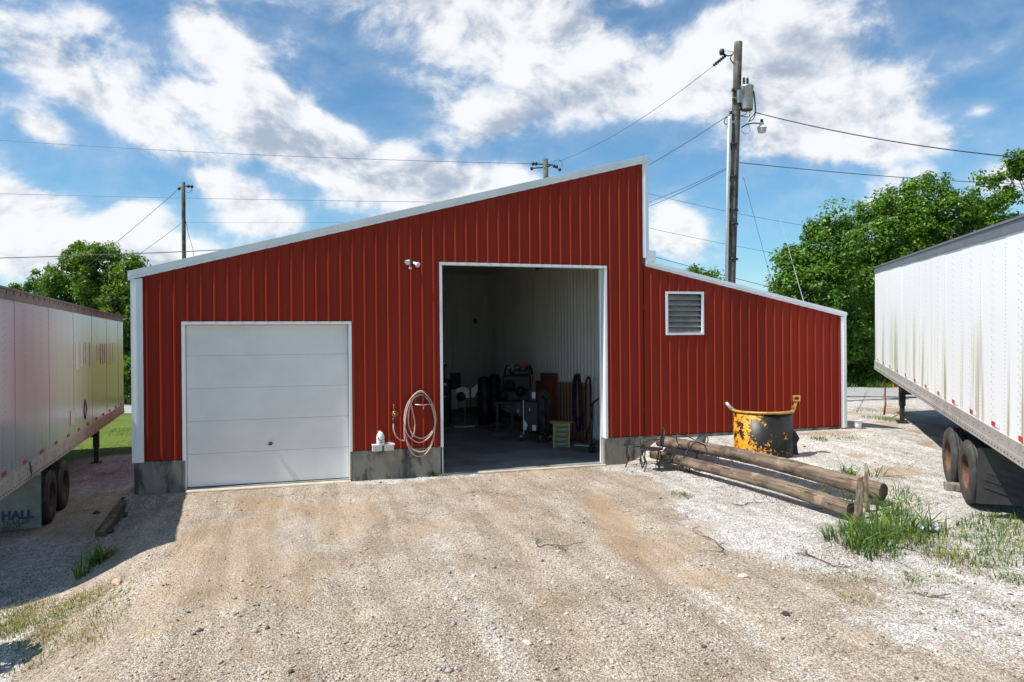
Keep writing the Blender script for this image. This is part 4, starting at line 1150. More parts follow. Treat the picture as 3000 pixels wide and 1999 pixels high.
P2, f2, d2, H2 = pole('utility_pole', 'short looking pole top with crossed insulators peeping over the main roof', (1599, 530), 39, (1598, 466), .17, .13)
l2 = lambda x, y: at(x, y, 39)-f2
mb = MB()
for pts in ([(1592, 482), (1560, 480)], [(1592, 491), (1555, 494)], [(1604, 482), (1616, 484), (1633, 488)], [(1601, 492), (1616, 483)]): cable(mb, [l2(*p) for p in pts], .035)
for x, y in ((1562, 480), (1558, 494), (1571, 480), (1624, 487), (1631, 489), (1640, 497)): mb.lathe([(0, -.09), (.09, -.06), (.1, .03), (0, .09)], l2(x, y), (1, 0, .3), 10)
build_each(mb, 'insulators', MT['blackmetal'], P2)
mb = MB(); cable(mb, [l2(1616, 482), l2(1625, 472), l2(1640, 470), l2(1648, 480), l2(1646, 489)], .012); build_each(mb, 'jumper_cables', MT['wire'], P2)
P3, f3, d3, H3 = pole('utility_pole', 'bare dark pole with guy wires left of the roof eave', (539, 754), 42, (537, 534), .13, .105)
l3 = lambda x, y: at(x, y, 42)-f3
mb = MB()
for pts in ([(532, 548), (524, 556)], [(542, 546), (563, 547)]): cable(mb, [l3(*p) for p in pts], .03)
for x, y in ((525, 553), (552, 546), (562, 547), (541, 652)): mb.lathe([(0, -.1), (.08, -.06), (.1, .03), (0, .1)], l3(x, y), (1, 0, .3), 10)
build_each(mb, 'insulators', MT['blackmetal'], P3)
mb = MB(); cable(mb, [l3(562, 549), l3(561, 560), l3(548, 565)], .014); cable(mb, [l3(546, 655), l3(553, 690), l3(565, 730), l3(567, 750)], .012); build_each(mb, 'jumper_cables', MT['wire'], P3)

def line(name, label, a, b, r, m, sag=.0):
    """overhead wire from (px,py,depth) to (px,py,depth) with a little sag"""
    A = at(*a); Bp = at(*b); pts = []
    for k in range(25):
        t = k/24; p = A+(Bp-A)*t; p[2] -= 4*sag*t*(1-t); pts.append(p)
    org = pts[0].copy()
    o = MB().tube([p-org for p in pts], r, 6).build(name, m); o.location = org
    return tag(o, label, 'wire', 'overhead wires')
WG, WK, WB = MT['wire_grey'], MT['wire'], MT['wire_bright']
line('power_line', 'topmost thin wire running from the left edge to the pole over the main roof', (-260, 392, 44), (1560, 480, 39), .013, WG, .25)
line('power_line', 'thin wire passing just below the top of the bare left pole', (-260, 560, 44), (1600, 596, 39.5), .012, WG, .1)
line('power_line', 'thick dark cable crossing the left trees just above the grey trailer', (-260, 762, 36), (1100, 708, 34), .02, WK, .12)
line('guy_wire', 'wire dropping leftwards from the top of the bare left pole', (525, 553, 42), (250, 785, 44), .013, WG, .05)
line('guy_wire', 'lower wire dropping leftwards from the middle of the bare left pole', (531, 655, 42), (400, 750, 44), .012, WG, .03)
line('power_line', 'faint wire from the middle of the bare left pole to the right', (541, 652, 42), (1600, 640, 39.5), .006, WG, .1)
line('power_line', 'long wire sloping from the transformer pole top down to the roof pole', (2090, 193, 25), (1640, 472, 39), .009, WG, .35)
line('power_line', 'wire sloping from the transformer pole down behind the roof peak', (2143, 332, 25), (1602, 612, 39), .012, WG, .4)
line('service_cable', 'heavy black twisted cable running from the transformer pole to the right edge', (2213, 330, 25), (3260, 482, 20), .017, WK, .28)
line('power_line', 'blue grey wire from the transformer pole to the right above the trees', (2167, 477, 25), (3260, 545, 36), .014, WG, .2)
line('power_line', 'upper of two close wires meeting left of the transformer pole', (2130, 492, 25), (1820, 618, 36), .010, WG, .12)
line('power_line', 'lower of two close wires meeting left of the transformer pole', (2130, 496, 25), (1820, 634, 36), .011, WG, .12)
line('power_line', 'thin wire from behind the roof peak past the pole towards the right tree', (1700, 515, 39), (2480, 680, 40), .010, WG, .25)
line('power_line', 'thin lower wire from behind the tall wall towards the right tree', (1700, 620, 39), (2480, 775, 40), .010, WG, .2)
line('power_line', 'dark wire just above the lean-to roof', (1700, 690, 33), (2420, 880, 36), .013, WK, .1)
line('guy_wire', 'bright guy strand slanting down to the lean-to roof before the trees', (2285, 640, 30), (2372, 945, 22), .012, WB)
line('guy_wire', 'faint guy strand slanting down left of the right tree', (2178, 520, 25), (2270, 860, 33), .007, WG)

# ------------------------------------------------------------------ things on and by the front wall
FW = -.055
p = on_wall(1205, 772, FW)
FLD = thing('flood_light', 'twin white flood lamp with motion sensor on the red wall above the garage door', 'lamp', (p[0], FW, p[2]))
MB().lathe([(0, .03), (.055, .03), (.065, 0), (.065, -.03)], (-.02, .0, .03), (0, -1, 0), 14).build('base_plate', MT['blackmetal'], FLD)
for tip, back in (((.15, -.16, -.055), (.05, -.07, .01)), ((-.13, -.13, .0), (-.06, -.06, .06))):
    d = np.array(tip)-np.array(back); n_ = np.linalg.norm(d)
    l = MB().lathe([(0, 0), (.03, 0), (.032, n_*.45), (.062, n_*.72), (.068, n_), (.05, n_-.006), (0, n_-.012)], back, d, 14).build('lamp_head', MT['plastic'], FLD)
    MB().tube([(-.02, -.02, .04), tuple(back)], .014, 7).build('lamp_arm', MT['blackmetal'], l)
MB().lathe([(0, -.03), (.03, -.025), (.042, .0), (.03, .03), (0, .04)], (-.04, -.09, -.13), (0, -.4, 1), 12).tube([(-.03, -.02, 0), (-.055, -.07, -.05), (-.05, -.08, -.1)], .012, 7).build('motion_sensor', MT['cream'], FLD)

FLD.scale = (.8, .8, .8)
# faucet, supply pipe
p = on_wall(1153, 1185, FW); q = on_wall(1155, 1212, FW)
FC = thing('wall_faucet', 'brass garden tap on a rusty pipe at the red wall', 'tap', (q[0], FW, q[2]))
MB().tube([(-.01, .0, p[2]-q[2]), (-.01, -.03, p[2]-q[2]-.02), (-.005, -.035, .04), (0, -.04, 0)], .014, 8).build('riser_pipe', MT['copper'], FC)
MB().lathe([(.05, -.008), (.062, 0), (.05, .008), (.046, 0), (.05, -.008)], (0, -.10, 0), (0, 1, 0), 16).lathe([(0, -.012), (.018, -.012), (.018, .012), (0, .012)], (0, -.10, 0), (0, 1, 0), 10).box((-.048, -.104, -.006), (.048, -.098, .006)).box((-.006, -.103, -.048), (.006, -.099, .048)).build('hand_wheel', MT['brass'], FC)
MB().cyl((0, -.02, 0), (0, -.1, 0), .02, .014, 10).cyl((0, -.06, 0), (0, -.065, -.07), .018, .016, 10).build('spout', MT['brass'], FC)

# coiled hose on its hanger
c0 = on_wall(1000+970/4.125, 1050+520/4.125, FW)
HG = thing('hose_hanger', 'half round metal hanger inside the hose coil on the red wall', 'hanger', (c0[0], FW, c0[2]))
mb = MB()
mb.lathe([(.15, -.0), (.15, -.14), (.165, -.14), (.165, 0), (.15, 0)], (0, 0, -.04), (0, 1, 0), 16, arc=(math.pi, 2*math.pi), uvec=(1, 0, 0))
mb.build('saddle', MT['blackmetal'], HG)
MB().tube([(-.16, -.14, -.05), (0, -.15, -.065), (.165, -.14, -.05)], .01, 6).cyl((.02, -.15, -.065), (.005, -.155, -.15), .008, n=6).build('front_lip', MT['steel'], HG)
hp = []
W4 = lambda zx, zy, d=.08: on_wall(1000+zx/4.125, 1050+zy/4.125, FW-d)
loops = [[(630, 790), (632, 860), (655, 930), (700, 980), (765, 998)],
         [(765, 998), (760, 850), (768, 650), (830, 500), (960, 405), (1060, 480), (1130, 640), (1135, 800), (1075, 940), (960, 1015), (860, 985), (785, 890), (765, 760), (790, 580), (870, 450), (965, 395),
          (1040, 470), (1110, 620), (1138, 760), (1100, 880), (1010, 960), (920, 958), (850, 905), (812, 790), (820, 620), (880, 480), (968, 440), (1050, 500), (1110, 640), (1132, 820), (1100, 1000), (1030, 1105), (940, 1130), (850, 1085), (790, 980),
          (772, 800), (800, 600), (890, 440), (970, 398), (1045, 480), (1125, 680), (1120, 900), (1085, 1060), (1010, 1160), (930, 1185), (860, 1150), (800, 1040), (768, 900)],
         [(850, 580), (870, 680), (888, 780), (880, 900), (855, 955)]]
mb = MB()
for li, lo_ in enumerate(loops):
    pts = []
    for k, (a, b) in enumerate(lo_):
        pts.append(W4(a, b, .05+.05*abs(math.sin(k*.9+li))+(.04 if b < 480 else 0))-np.array([c0[0], FW, c0[2]]))
    cable(mb, pts, .0135)
HS = mb.build('garden_hose', MT['hose']); HS.location = (c0[0], FW, c0[2])
tag(HS, 'faded tan garden hose coiled on the red wall beside the open bay', 'hose')
mb = MB(); a_ = W4(629, 720, .06); b_ = W4(630, 790, .08); mb.cyl(a_-np.array([c0[0], FW, c0[2]]), b_-np.array([c0[0], FW, c0[2]]), .02, .017, 8); mb.build('coupling', MT['blackmetal'], HS)

# shelf of two bins with a jug
s0 = on_wall(1000+368/4.125, 1050+1040/4.125, FW); s1 = on_wall(1000+635/4.125, 1050+1100/4.125, FW)
sx0, sz1, sx1, sz0 = s0[0], s0[2], s1[0], s1[2]
SH = thing('bin_shelf', 'small pale wall shelf with two square bins under a white jug', 'shelf', (sx0, FW, sz0))
w_ = sx1-sx0; h__ = sz1-sz0
MB().box((-.005, -.16, h__-.012), (w_, 0, h__+.004)).build('shelf_board', MT['plastic'], SH)
for a, b in ((.0, .43*w_), (.52*w_, .95*w_)):
    mb = MB(); t_ = .008
    mb.box((a, -.15, 0), (b, -.15+t_, h__-.014)).box((a, -.03, 0), (b, -.03+t_, h__-.014)).box((a, -.14, 0), (a+t_, -.03, h__-.014)).box((b-t_, -.14, 0), (b, -.03, h__-.014)).box((a+t_, -.142, 0), (b-t_, -.03, t_))
    mb.build('bin', MT['cream'], SH)
MB().tube([(.55*w_, -.12, h__+.02), (.7*w_, -.12, h__+.035), (.95*w_, -.1, h__+.022)], .012, 6).build('brush', MT['cream'], SH)
j0 = on_wall(1000+466/4.125, 1050+1015/4.125, FW)
jh = 168/4.125*13.9/F_PX; jr = 50/4.125*13.9/F_PX
JG = thing('plastic_jug', 'white plastic jug with black marks standing on the small wall shelf', 'jug', (j0[0], FW-.09, sz0+h__+.005))
def oval_stack(levels, n=18):
    mb = MB(); v = []; f = []
    for (z, rx, ry, oy) in levels:
        for k in range(n): v.append((rx*math.cos(2*math.pi*k/n), oy+ry*math.sin(2*math.pi*k/n), z))
    for i in range(len(levels)-1):
        for k in range(n): f.append((i*n+k, i*n+(k+1) % n, (i+1)*n+(k+1) % n, (i+1)*n+k))
    f += [tuple(range(n-1, -1, -1)), tuple((len(levels)-1)*n+k for k in range(n))]
    return mb.add(v, f, True)
oval_stack([(0, jr*.93, .07, 0), (.01, jr, .075, 0), (jh*.55, jr, .075, 0), (jh*.75, jr*.86, .066, 0), (jh*.88, jr*.55, .045, 0), (jh*.93, jr*.42, .03, 0)]).build('body', MT['plastic'], JG)
MB().cyl((-.01, 0, jh*.92), (-.012, 0, jh*1.0), .022, .02, 12).box((-.05, -.012, jh*.97), (.0, .012, jh*1.0)).build('spray_cap', MT['plastic'], JG)
MB().lathe([(0, 0), (.016, .002), (.0, .004)], (-jr*.6, -.062, jh*.48), (-.5, -1, 0), 10).build('grip_hole', MT['black'], JG)
mb = MB()
for a, b in (((-.04, .10), (.0, .085)), ((.0, .085), (.05, .10)), ((.0, .085), (.005, .03)), ((-.03, .045), (.04, .05))): mb.tube([(a[0], -.073, a[1]), (b[0], -.074, b[1])], .006, 5)
build_each(mb, 'black_marks', MT['black'], JG)

# ------------------------------------------------------------------ yard: logs, stakes, half drum, chairs
def log(name, label, A, Bp, r0, r1, seed, bow=.0):
    r_ = np.random.default_rng(seed); A = np.array(A, float); Bp = np.array(Bp, float)
    d = Bp-A; L = np.linalg.norm(d); n = 40; m = 18
    root_rot = Vector(d).to_track_quat('X', 'Z').to_euler()
    v = []; f = []
    ph = r_.uniform(0, 6.28, 6)
    for i in range(n+1):
        t = i/n; r = r0+(r1-r0)*t
        oy = .018*math.sin(t*5+ph[0])+.01*math.sin(t*13+ph[1]); oz = .012*math.sin(t*6+ph[2])+bow*math.sin(math.pi*t)
        for k in range(m):
            a = 2*math.pi*k/m
            rr = r*(1+.035*math.sin(3*a+t*4+ph[3])+.03*math.sin(5*a+t*9+ph[4])+.03*r_.standard_normal())
            if k == (4+seed) % m: rr *= .90      # a long drying crack
            v.append((L*t, oy+rr*math.cos(a), oz+rr*math.sin(a)))
    for i in range(n):
        for k in range(m): f.append((i*m+k, i*m+(k+1) % m, (i+1)*m+(k+1) % m, (i+1)*m+k))
    mb = MB().add(v, f, True)
    mb.add([v[k] for k in range(m)], [tuple(range(m-1, -1, -1))]).add([v[n*m+k] for k in range(m)], [tuple(range(m))])
    o = mb.build(name, MT['log']); o.location = tuple(A); o.rotation_euler = root_rot
    return tag(o, label, 'log', 'old poles lying by the yard edge')
la_ = on_wall(1930, 1292, -.42); lb_ = gnd(2588, 1440, .19)
log('wooden_pole_log', 'upper of two long weathered logs, reaching past the split stakes', la_, lb_, .112, .145, 3, .07)
lc_ = gnd(1915, 1330, .24); ld_ = gnd(2498, 1496, .09)
log('wooden_pole_log', 'lower of two long weathered logs, ending at the split stakes', lc_, ld_, .095, .118, 5, .05)
# split stakes at the end of the logs
def stake(label, px, py_top, py_bot, w, tk, lean, seed):
    p = g2(px, py_bot); k = (p-CAM).dot(CW)/F_PX; h = (py_bot-py_top)*k
    r_ = np.random.default_rng(seed); n = 7; v = []; f = []; m = 6
    for i in range(n+1):
        t = i/n; ww = w*(1-.12*t)
        for j in range(m):
            a = 2*math.pi*j/m; q = 1+.16*r_.standard_normal()
            v.append((lean*h*t+ww*q*math.cos(a)*.5, tk*q*math.sin(a)*.5, -.15+(h+.15)*t+(.07*r_.standard_normal() if i == n else 0)))
    for i in range(n):
        for j in range(m): f.append((i*m+j, i*m+(j+1) % m, (i+1)*m+(j+1) % m, (i+1)*m+j))
    f.append(tuple(n*m+j for j in range(m)))
    o = MB().add(v, f).build('wooden_stake', MT['stake']); o.location = tuple(p); o.rotation_euler = (0, 0, -.35)
    return tag(o, label, 'stake', 'split stakes holding the logs')
stake('left of the split stakes at the log ends, brown and rough', 2519, 1387, 1520, .11, .09, .02, 1)
stake('right of the split stakes at the log ends, darker and narrow', 2540, 1385, 1500, .07, .08, -.02, 2)
stake('pale leaning stake in front of the log ends with two dark nail holes', 2508, 1438, 1545, .12, .06, .10, 3)

# half drum with peeling yellow paint
c = g2(2236, 1347, .25); dz = float(ground_z(c[0], c[1]))
kd = (c-CAM).dot(CW)/F_PX
DR, DH = 172*kd/2, 140*kd
away = (c-CAM)*V3(1, 1, 0); away /= np.linalg.norm(away); c = c+away*DR*.97; dz = min(dz, float(ground_z(c[0], c[1])))
vdir = -(c-CAM); ang = math.atan2(vdir[1], vdir[0])+math.pi/2     # local -y faces the camera
DM = thing('half_drum', 'black steel half drum with peeling yellow paint standing on white gravel', 'drum', (c[0], c[1], dz-.03), (0, 0, ang))
aa = (math.radians(-186), math.radians(6))
MB().lathe([(DR, 0), (DR, DH), (DR-.02, DH), (DR-.02, 0), (DR, 0)], (0, 0, 0), (0, 0, 1), 44, arc=aa, uvec=(1, 0, 0)).build('shell', MT['drum'], DM)
MB().lathe([(DR-.035, DH-.03), (DR+.018, DH-.03), (DR+.022, DH+.012), (DR-.035, DH+.02), (DR-.035, DH-.03)], (0, 0, 0), (0, 0, 1), 44, arc=aa, uvec=(1, 0, 0)).build('rim', MT['rim_yellow'], DM)
MB().tube([(-DR*.96, -.0, DH-.02), (-DR-.07, -.0, DH+.05), (-DR-.14, -.0, DH+.14)], [.035, .038, .04], 12).lathe([(0, 0), (.041, 0), (.041, .012), (0, .014)], (-DR-.14, 0, DH+.14), (-.6, 0, .8), 12).build('pipe_stub', MT['steel'], DM)
mb = MB(); mb.prism([(DR-.03, .0, DH-.05), (DR+.02, .0, DH-.05), (DR+.10, 0, DH+.22), (DR+.04, 0, DH+.22)], (0, .07, 0))
mb.box((DR-.0, -.02, DH+.20), (DR+.14, .09, DH+.225)).box((DR+.115, -.02, DH+.225), (DR+.14, .09, DH+.29)).box((DR-.0, -.02, DH+.225), (DR+.025, .09, DH+.29)).box((DR-.0, -.02, DH+.29), (DR+.14, .09, DH+.31)).box((DR-.02, -.01, DH+.05), (DR+.03, .08, DH+.10))
mb.build('bracket', MT['rim_yellow'], DM)
mb = MB(); mb.prism([(-DR-.09, .03, 0), (-DR+.02, .03, 0), (-DR+.02, .03, .1), (-DR-.16, .03, .20), (-DR-.18, .03, .18)], (0, .01, 0)); mb.build('side_lug', MT['blackmetal'], DM); mb = MB(); mb.box((-DR-.10, .02, DH*.58), (-DR+.0, .10, DH*.66)); mb.build('side_lug', MT['blackmetal'], DM)
mb = MB(); mb.prism([(DR-.01, .0, 0), (DR+.10, .0, 0), (DR+.07, .0, DH*.3), (DR+.12, .0, DH*.42), (DR+.05, .0, DH*.55), (DR-.01, .0, DH*.6)], (0, .012, 0)); mb.build('torn_flange', MT['blackmetal'], DM)

# wire patio chairs by the wall
def chair(label, loc, rot, parts=('seat', 'back', 'arms')):
    t = thing('wire_chair', label, 'chair', loc, rot, 'black wire patio chairs heaped by the wall')
    R_ = .22
    for k, a in enumerate((45, 135, 225, 315)):
        a = math.radians(a); c_, s_ = math.cos(a), math.sin(a)
        mb = MB(); cable(mb, [(R_*.9*c_, R_*.9*s_, .44), (R_*1.05*c_, R_*1.05*s_, .30), (R_*.80*c_, R_*.80*s_, .15), (R_*1.15*c_, R_*1.15*s_, 0)], .014); mb.build('leg', MT['blackmetal'], t)
    ring = [(R_*math.cos(2*math.pi*k/20), R_*math.sin(2*math.pi*k/20), .44) for k in range(20)]
    MB().tube(ring, .013, 6, closed=True).build('seat_ring', MT['blackmetal'], t)
    r2 = [(R_*.75*math.cos(2*math.pi*k/16), R_*.75*math.sin(2*math.pi*k/16), .16) for k in range(16)]
    MB().tube(r2, .006, 5, closed=True).build('stretcher', MT['blackmetal'], t)
    if 'seat' in parts: MB().lathe([(0, 0), (R_*.5, .008), (R_, 0), (R_, -.008), (0, -.006)], (0, 0, .445), (0, 0, 1), 22).build('seat', MT['black'], t)
    if 'back' in parts:
        v = []; n = 9
        for i in range(n+1):
            t_ = i/n; z = .50+.34*t_; hw = .13*math.sin(math.pi*(.25+.62*t_))
            for j in range(5):
                u = -1+2*j/4; v.append((R_*.92+.05*t_-.03*u*u, hw*u, z))
        f = [(i*5+j, i*5+j+1, (i+1)*5+j+1, (i+1)*5+j) for i in range(n) for j in range(4)]
        v2 = [(a+.006, b, c_) for a, b, c_ in v]; m_ = len(v)
        MB().add(v+v2, f+[tuple(m_+q for q in reversed(ff_)) for ff_ in f], True).build('backrest', MT['black'], t)
        mb = MB()
        for s in (-1, 1): cable(mb, [(R_*.85, s*.12, .44), (R_*.98, s*.15, .60), (R_*1.1, s*.13, .78), (R_*1.12, 0, .86)], .013)
        mb.build('back_frame', MT['blackmetal'], t)
    if 'arms' in parts:
        for s in (-1, 1):
            mb = MB(); cable(mb, [(R_*1.0, s*.14, .66), (.05, s*.25, .66), (-.16, s*.26, .64), (-.20, s*.24, .55), (-.14, s*.20, .44)], .012); mb.build('armrest', MT['blackmetal'], t)
    return t
pc = g2(1920, 1382); chair('upright black wire chair with round seat, nearest the open bay corner', (pc[0], pc[1]+.15, pc[2]), (0, 0, math.radians(-20)))
pc = g2(1865, 1368); chair('bare black chair frame without seat against the concrete base', (pc[0], pc[1]+.1, pc[2]), (0, 0, math.radians(60)), ('none',))
pc = g2(1990, 1385); chair('black wire chair tipped against the two logs', (pc[0]+.05, pc[1]+.12, pc[2]+.06), (math.radians(14), math.radians(24), math.radians(15)))

# small loose things
def stone_thing(label, px, py, s, m, seed, cat='stone', name='stone'):
    p = g2(px, py); r_ = np.random.default_rng(seed)
    lv = [(0, s*.8, s*.6, 0), (s*.25, s*1.0, s*.7, 0), (s*.5, s*.75, s*.5, .1*s), (s*.68, s*.3, s*.25, 0)]
    mb = MB(); n = 9; v = []; f = []
    for (z, rx, ry, oy) in lv:
        for k in range(n): q = 1+.15*r_.standard_normal(); v.append((rx*q*math.cos(2*math.pi*k/n), oy+ry*q*math.sin(2*math.pi*k/n), z+.06*s*r_.standard_normal()))
    for i in range(3):
        for k in range(n): f.append((i*n+k, i*n+(k+1) % n, (i+1)*n+(k+1) % n, (i+1)*n+k))
    f.append(tuple(3*n+k for k in range(n)))
    o = mb.add(v, f).build(name, m); o.location = (p[0], p[1], p[2]-.1*s); o.rotation_euler = (0, 0, seed)
    return tag(o, label, cat)
MT['rock_dark'] = mat('dark_rock', (.045, .045, .048), .8, 0, .3, 10); MT['rock_tan'] = mat('tan_rock', (.50, .36, .23), .85, 0, .2, 10); MT['rock_white'] = mat('white_rock', (.62, .6, .57), .85, 0, .15, 10)
stone_thing('dark lump of rock lying alone on the open gravel', 2302, 1800, .055, MT['rock_dark'], 1)
stone_thing('flat tan rock in the weeds at the lower left', 347, 1708, .10, MT['rock_tan'], 2)
stone_thing('pale square rock near the tyre track', 2176, 1690, .06, MT['rock_white'], 3)
stone_thing('black lump on the shaded gravel by the grey trailer', 283, 1505, .08, MT['rock_dark'], 4)
p = g2(2514, 1256)
CB = thing('white_cup', 'small white plastic tub on the gravel at the lean-to corner', 'tub', p)
MB().lathe([(0, 0), (.075, 0), (.082, .08), (.09, .19), (.098, .195), (.098, .215), (.086, .215), (.075, .02), (0, .02)], (0, 0, 0), (0, 0, 1), 18).build('body', MT['plastic'], CB)
MB().tube([(.098*math.cos(2*math.pi*k/18), .098*math.sin(2*math.pi*k/18), .205) for k in range(18)], .008, 6, closed=True).build('lip', MT['plastic'], CB)
p = g2(2806, 1438)
blk = MB().box((-.10, -.2, 0), (.10, .2, .13), .012).box((-.06, -.14, .12), (.06, .14, .135)).build('concrete_block', MT['concrete']); blk.location = tuple(p); blk.rotation_euler = (0, 0, .9)
tag(blk, 'grey concrete block chocked against the front trailer tyre', 'block')
p = g2(2720, 1560)
v = []; r_ = np.random.default_rng(5)
for i in range(6):
    for j in range(6): v.append((.05*i-.125, .035*j-.09, .03+.05*abs(r_.standard_normal())))
lit = MB().add(v, [(i*6+j, i*6+j+1, (i+1)*6+j+1, (i+1)*6+j) for i in range(5) for j in range(5)], True).build('plastic_scrap', MT['litter_blue']); lit.location = tuple(p)
tag(lit, 'crumpled pale blue plastic scrap lying in the tall grass', 'litter')
# dead branches
def branch(label, px, py, L, seed):
    p = g2(px, py); r_ = np.random.default_rng(seed); mb = MB()
    a0 = r_.uniform(0, 6.28)
    def tw(o, a, l, r, dep):
        pts = [o]; 
        for k in range(4):
            a += r_.normal(0, .35); o = o+V3(math.cos(a), math.sin(a), r_.normal(.05, .15))*l/4; o[2] = max(o[2], .01); pts.append(o)
            if dep and r_.random() < .8: tw(o, a+r_.choice([-1, 1])*r_.uniform(.4, 1.0), l*.5, r*.6, dep-1)
        mb.tube(pts, [r, r*.85, r*.7, r*.5, r*.25], 5)
    tw(V3(0, 0, .01), a0, L, .009, 2); tw(V3(0, 0, .01), a0+2.4, L*.6, .007, 2)
    o = mb.build('dead_branch', MT['bark']); o.location = tuple(p)
    return tag(o, label, 'branch', 'dead twigs on the gravel')
branch('forked dead branch on white gravel, right of the tyre tracks', 2120, 1610, .55, 2)
branch('thin dead branch in the middle of the drive', 1580, 1605, .45, 4)
branch('tangle of dead twigs beside the lower log', 2190, 1475, .3, 6)
branch('dead twigs at the foot of the tall grass', 2420, 1650, .5, 8)
branch('small dark twig near the lower right', 2710, 1750, .2, 9)

# retaining timbers at the left corner
ta = on_side(293, 1557, -2.72); tb = V3(-2.70, -.04, -.06)
RT = thing('retaining_timber', 'mossy old timber edging holding back the drive below the left corner', 'timber', (ta[0], ta[1], ta[2]-.6))
d = tb-ta; hh = np.array([0, 0, 1.0])
for k in range(3):
    z1 = .6-.205*k; off = V3(-.012*k, 0, 0)
    q0 = off+V3(-.07, 0, z1-.2); q1 = q0+d+V3(0, 0, 0)
    MB().prism([q0, q0+V3(.14, 0, 0), q0+V3(.14, 0, .2), q0+V3(0, 0, .2)], q1-q0).build('timber_beam', MT['timber'], RT)
build_each(MB().box((.075, .12, .0), (.15, .24, .57)).box((.075, 1.2, .05), (.15, 1.32, .6)), 'stake', MT['timber'], RT)

# ------------------------------------------------------------------ things inside the open bay
I8 = lambda zx, zy: (1290+zx/4.355, 1030+zy/4.355)
def spot(zx, zy):
    p = gnd(*I8(zx, zy), 0.0); return p, (p-CAM).dot(CW)/F_PX/4.355      # metres per zoom pixel
YW = -YAW                                     # local x runs across the view
def inside(name, label, cat, zx, zy, rot=YW, group=None):
    p, k = spot(zx, zy); return thing(name, label, cat, (p[0], p[1], 0.002), (0, 0, rot), group), k
# tall black machine at the left jamb
t, k = inside('tool_cabinet', 'tall black machine cabinet just inside the left side of the open bay', 'cabinet', 55, 965)
MB().box((-95*k, 0, .05), (68*k, .6, 600*k), .03).build('body', MT['black'], t)
MB().box((-60*k, .15, 600*k), (-5*k, .40, 780*k), .02).box((-40*k, .12, 770*k), (22*k, .42, 795*k), .01).build('column', MT['black'], t)
MB().box((-5*k, -.006, 525*k), (28*k, -.001, 560*k)).build('sticker', MT['plastic'], t)
MB().box((-10*k, -.02, 385*k), (35*k, -.003, 392*k)).build('handle', MT['steel'], t)
MB().box((-90*k, .03, 0), (60*k, .57, .05)).build('plinth', MT['blackmetal'], t)
# board on the back wall
a = on_wall(*I8(125, 275), IY1-.05); b = on_wall(*I8(262, 482), IY1-.05)
o = MB().box((0, -.02, 0), (b[0]-a[0], 0, a[2]-b[2]), .006).build('wall_board', MT['blue'], None); o.location = (a[0], IY1-.035, b[2]); tag(o, 'dark blue rectangular board on the back wall of the bay', 'board')
a = on_wall(*I8(130, 490), IY1-.05); b = on_wall(*I8(228, 732), IY1-.05)
o = MB().box((0, -.02, 0), (b[0]-a[0], 0, a[2]-b[2]), .006).build('wall_board', MT['plastic'], None); o.location = (a[0], IY1-.035, b[2]); tag(o, 'white board on the back wall below the dark blue one', 'board')
a = on_wall(1270+289/2.375, 740+478/2.375, IY1-.04)
o = MB().box((-.05, -.05, -.09), (.05, 0, .09), .01).build('switch_box', MT['black'], None); o.location = (a[0], IY1-.03, a[2]); tag(o, 'small black box high on the white back wall', 'box')
# white hooded machine on a thin stand
t, k = inside('pedestal_machine', 'white hooded machine head on a thin stand with a flat base', 'machine', 315, 962)
MB().box((-125*k, -.03, 0), (-10*k, .03, 14*k)).box((15*k, -.03, 0), (125*k, .03, 14*k)).box((-12*k, -.2, 0), (16*k, .2, 12*k)).build('base', MT['steel'], t)
MB().tube([(0, 0, 10*k), (0, 0, 290*k), (-22*k, 0, 330*k), (-45*k, -.02, 370*k)], [8*k, 7*k, 12*k, 22*k], 10).build('stand', MT['steel'], t)
MB().cyl((75*k, .05, 12*k), (70*k, .05, 480*k), 5*k, n=8).build('stand', MT['blackmetal'], t)
hd = MB(); hd.prism([(-110*k, -.12, 440*k), (-95*k, -.12, 490*k), (-40*k, -.12, 510*k), (40*k, -.12, 500*k), (62*k, -.12, 460*k), (58*k, -.12, 370*k), (-10*k, -.12, 375*k), (-95*k, -.12, 360*k)], (0, .2, 0)); hd = hd.build('hood', MT['plastic'], t)
MB().prism([(85*k, -.05, 380*k), (85*k, -.05, 480*k), (165*k, -.05, 545*k), (170*k, -.05, 470*k), (120*k, -.05, 370*k)], (0, .12, 0)).build('hood', MT['plastic'], t)
MB().lathe([(0, .05), (20*k, .05), (28*k, .03), (52*k, .025), (60*k, 0), (60*k, -.03)], (-45*k, -.14, 390*k), (0, -1, 0), 20).build('motor', MT['blackmetal'], hd)
MB().lathe([(0, .02), (7*k, .015), (9*k, 0)], (-45*k, -.2, 390*k), (0, -1, 0), 10).build('hub', MT['steel'], hd)
# steel drums
def barrel(label, zx, zy, wz, hz):
    t, k = inside('steel_barrel', label, 'barrel', zx, zy, group='black barrels in the bay')
    r = wz*k/2; h = hz*k; pr = [(0, 0), (r*.97, 0), (r, .015), (r, h*.33-.02), (r*1.025, h*.33), (r, h*.33+.02), (r, h*.66-.02), (r*1.025, h*.66), (r, h*.66+.02), (r, h-.02), (r*1.02, h), (r*.96, h-.015), (0, h-.02)]
    MB().lathe(pr, (0, r, 0), (0, 0, 1), 26).build('shell', MT['blackmetal'], t)
    MB().lathe([(0, 0), (r*.9, .03), (r*.75, .12), (0, .17)], (0, r, h-.02), (0, 0, 1), 22).build('covered_top', MT['black'], t)
barrel('black barrel with a rounded black cover right of the white hooded machine', 560, 945, 170, 570)
barrel('black barrel partly hidden behind the work bench', 690, 905, 160, 560)
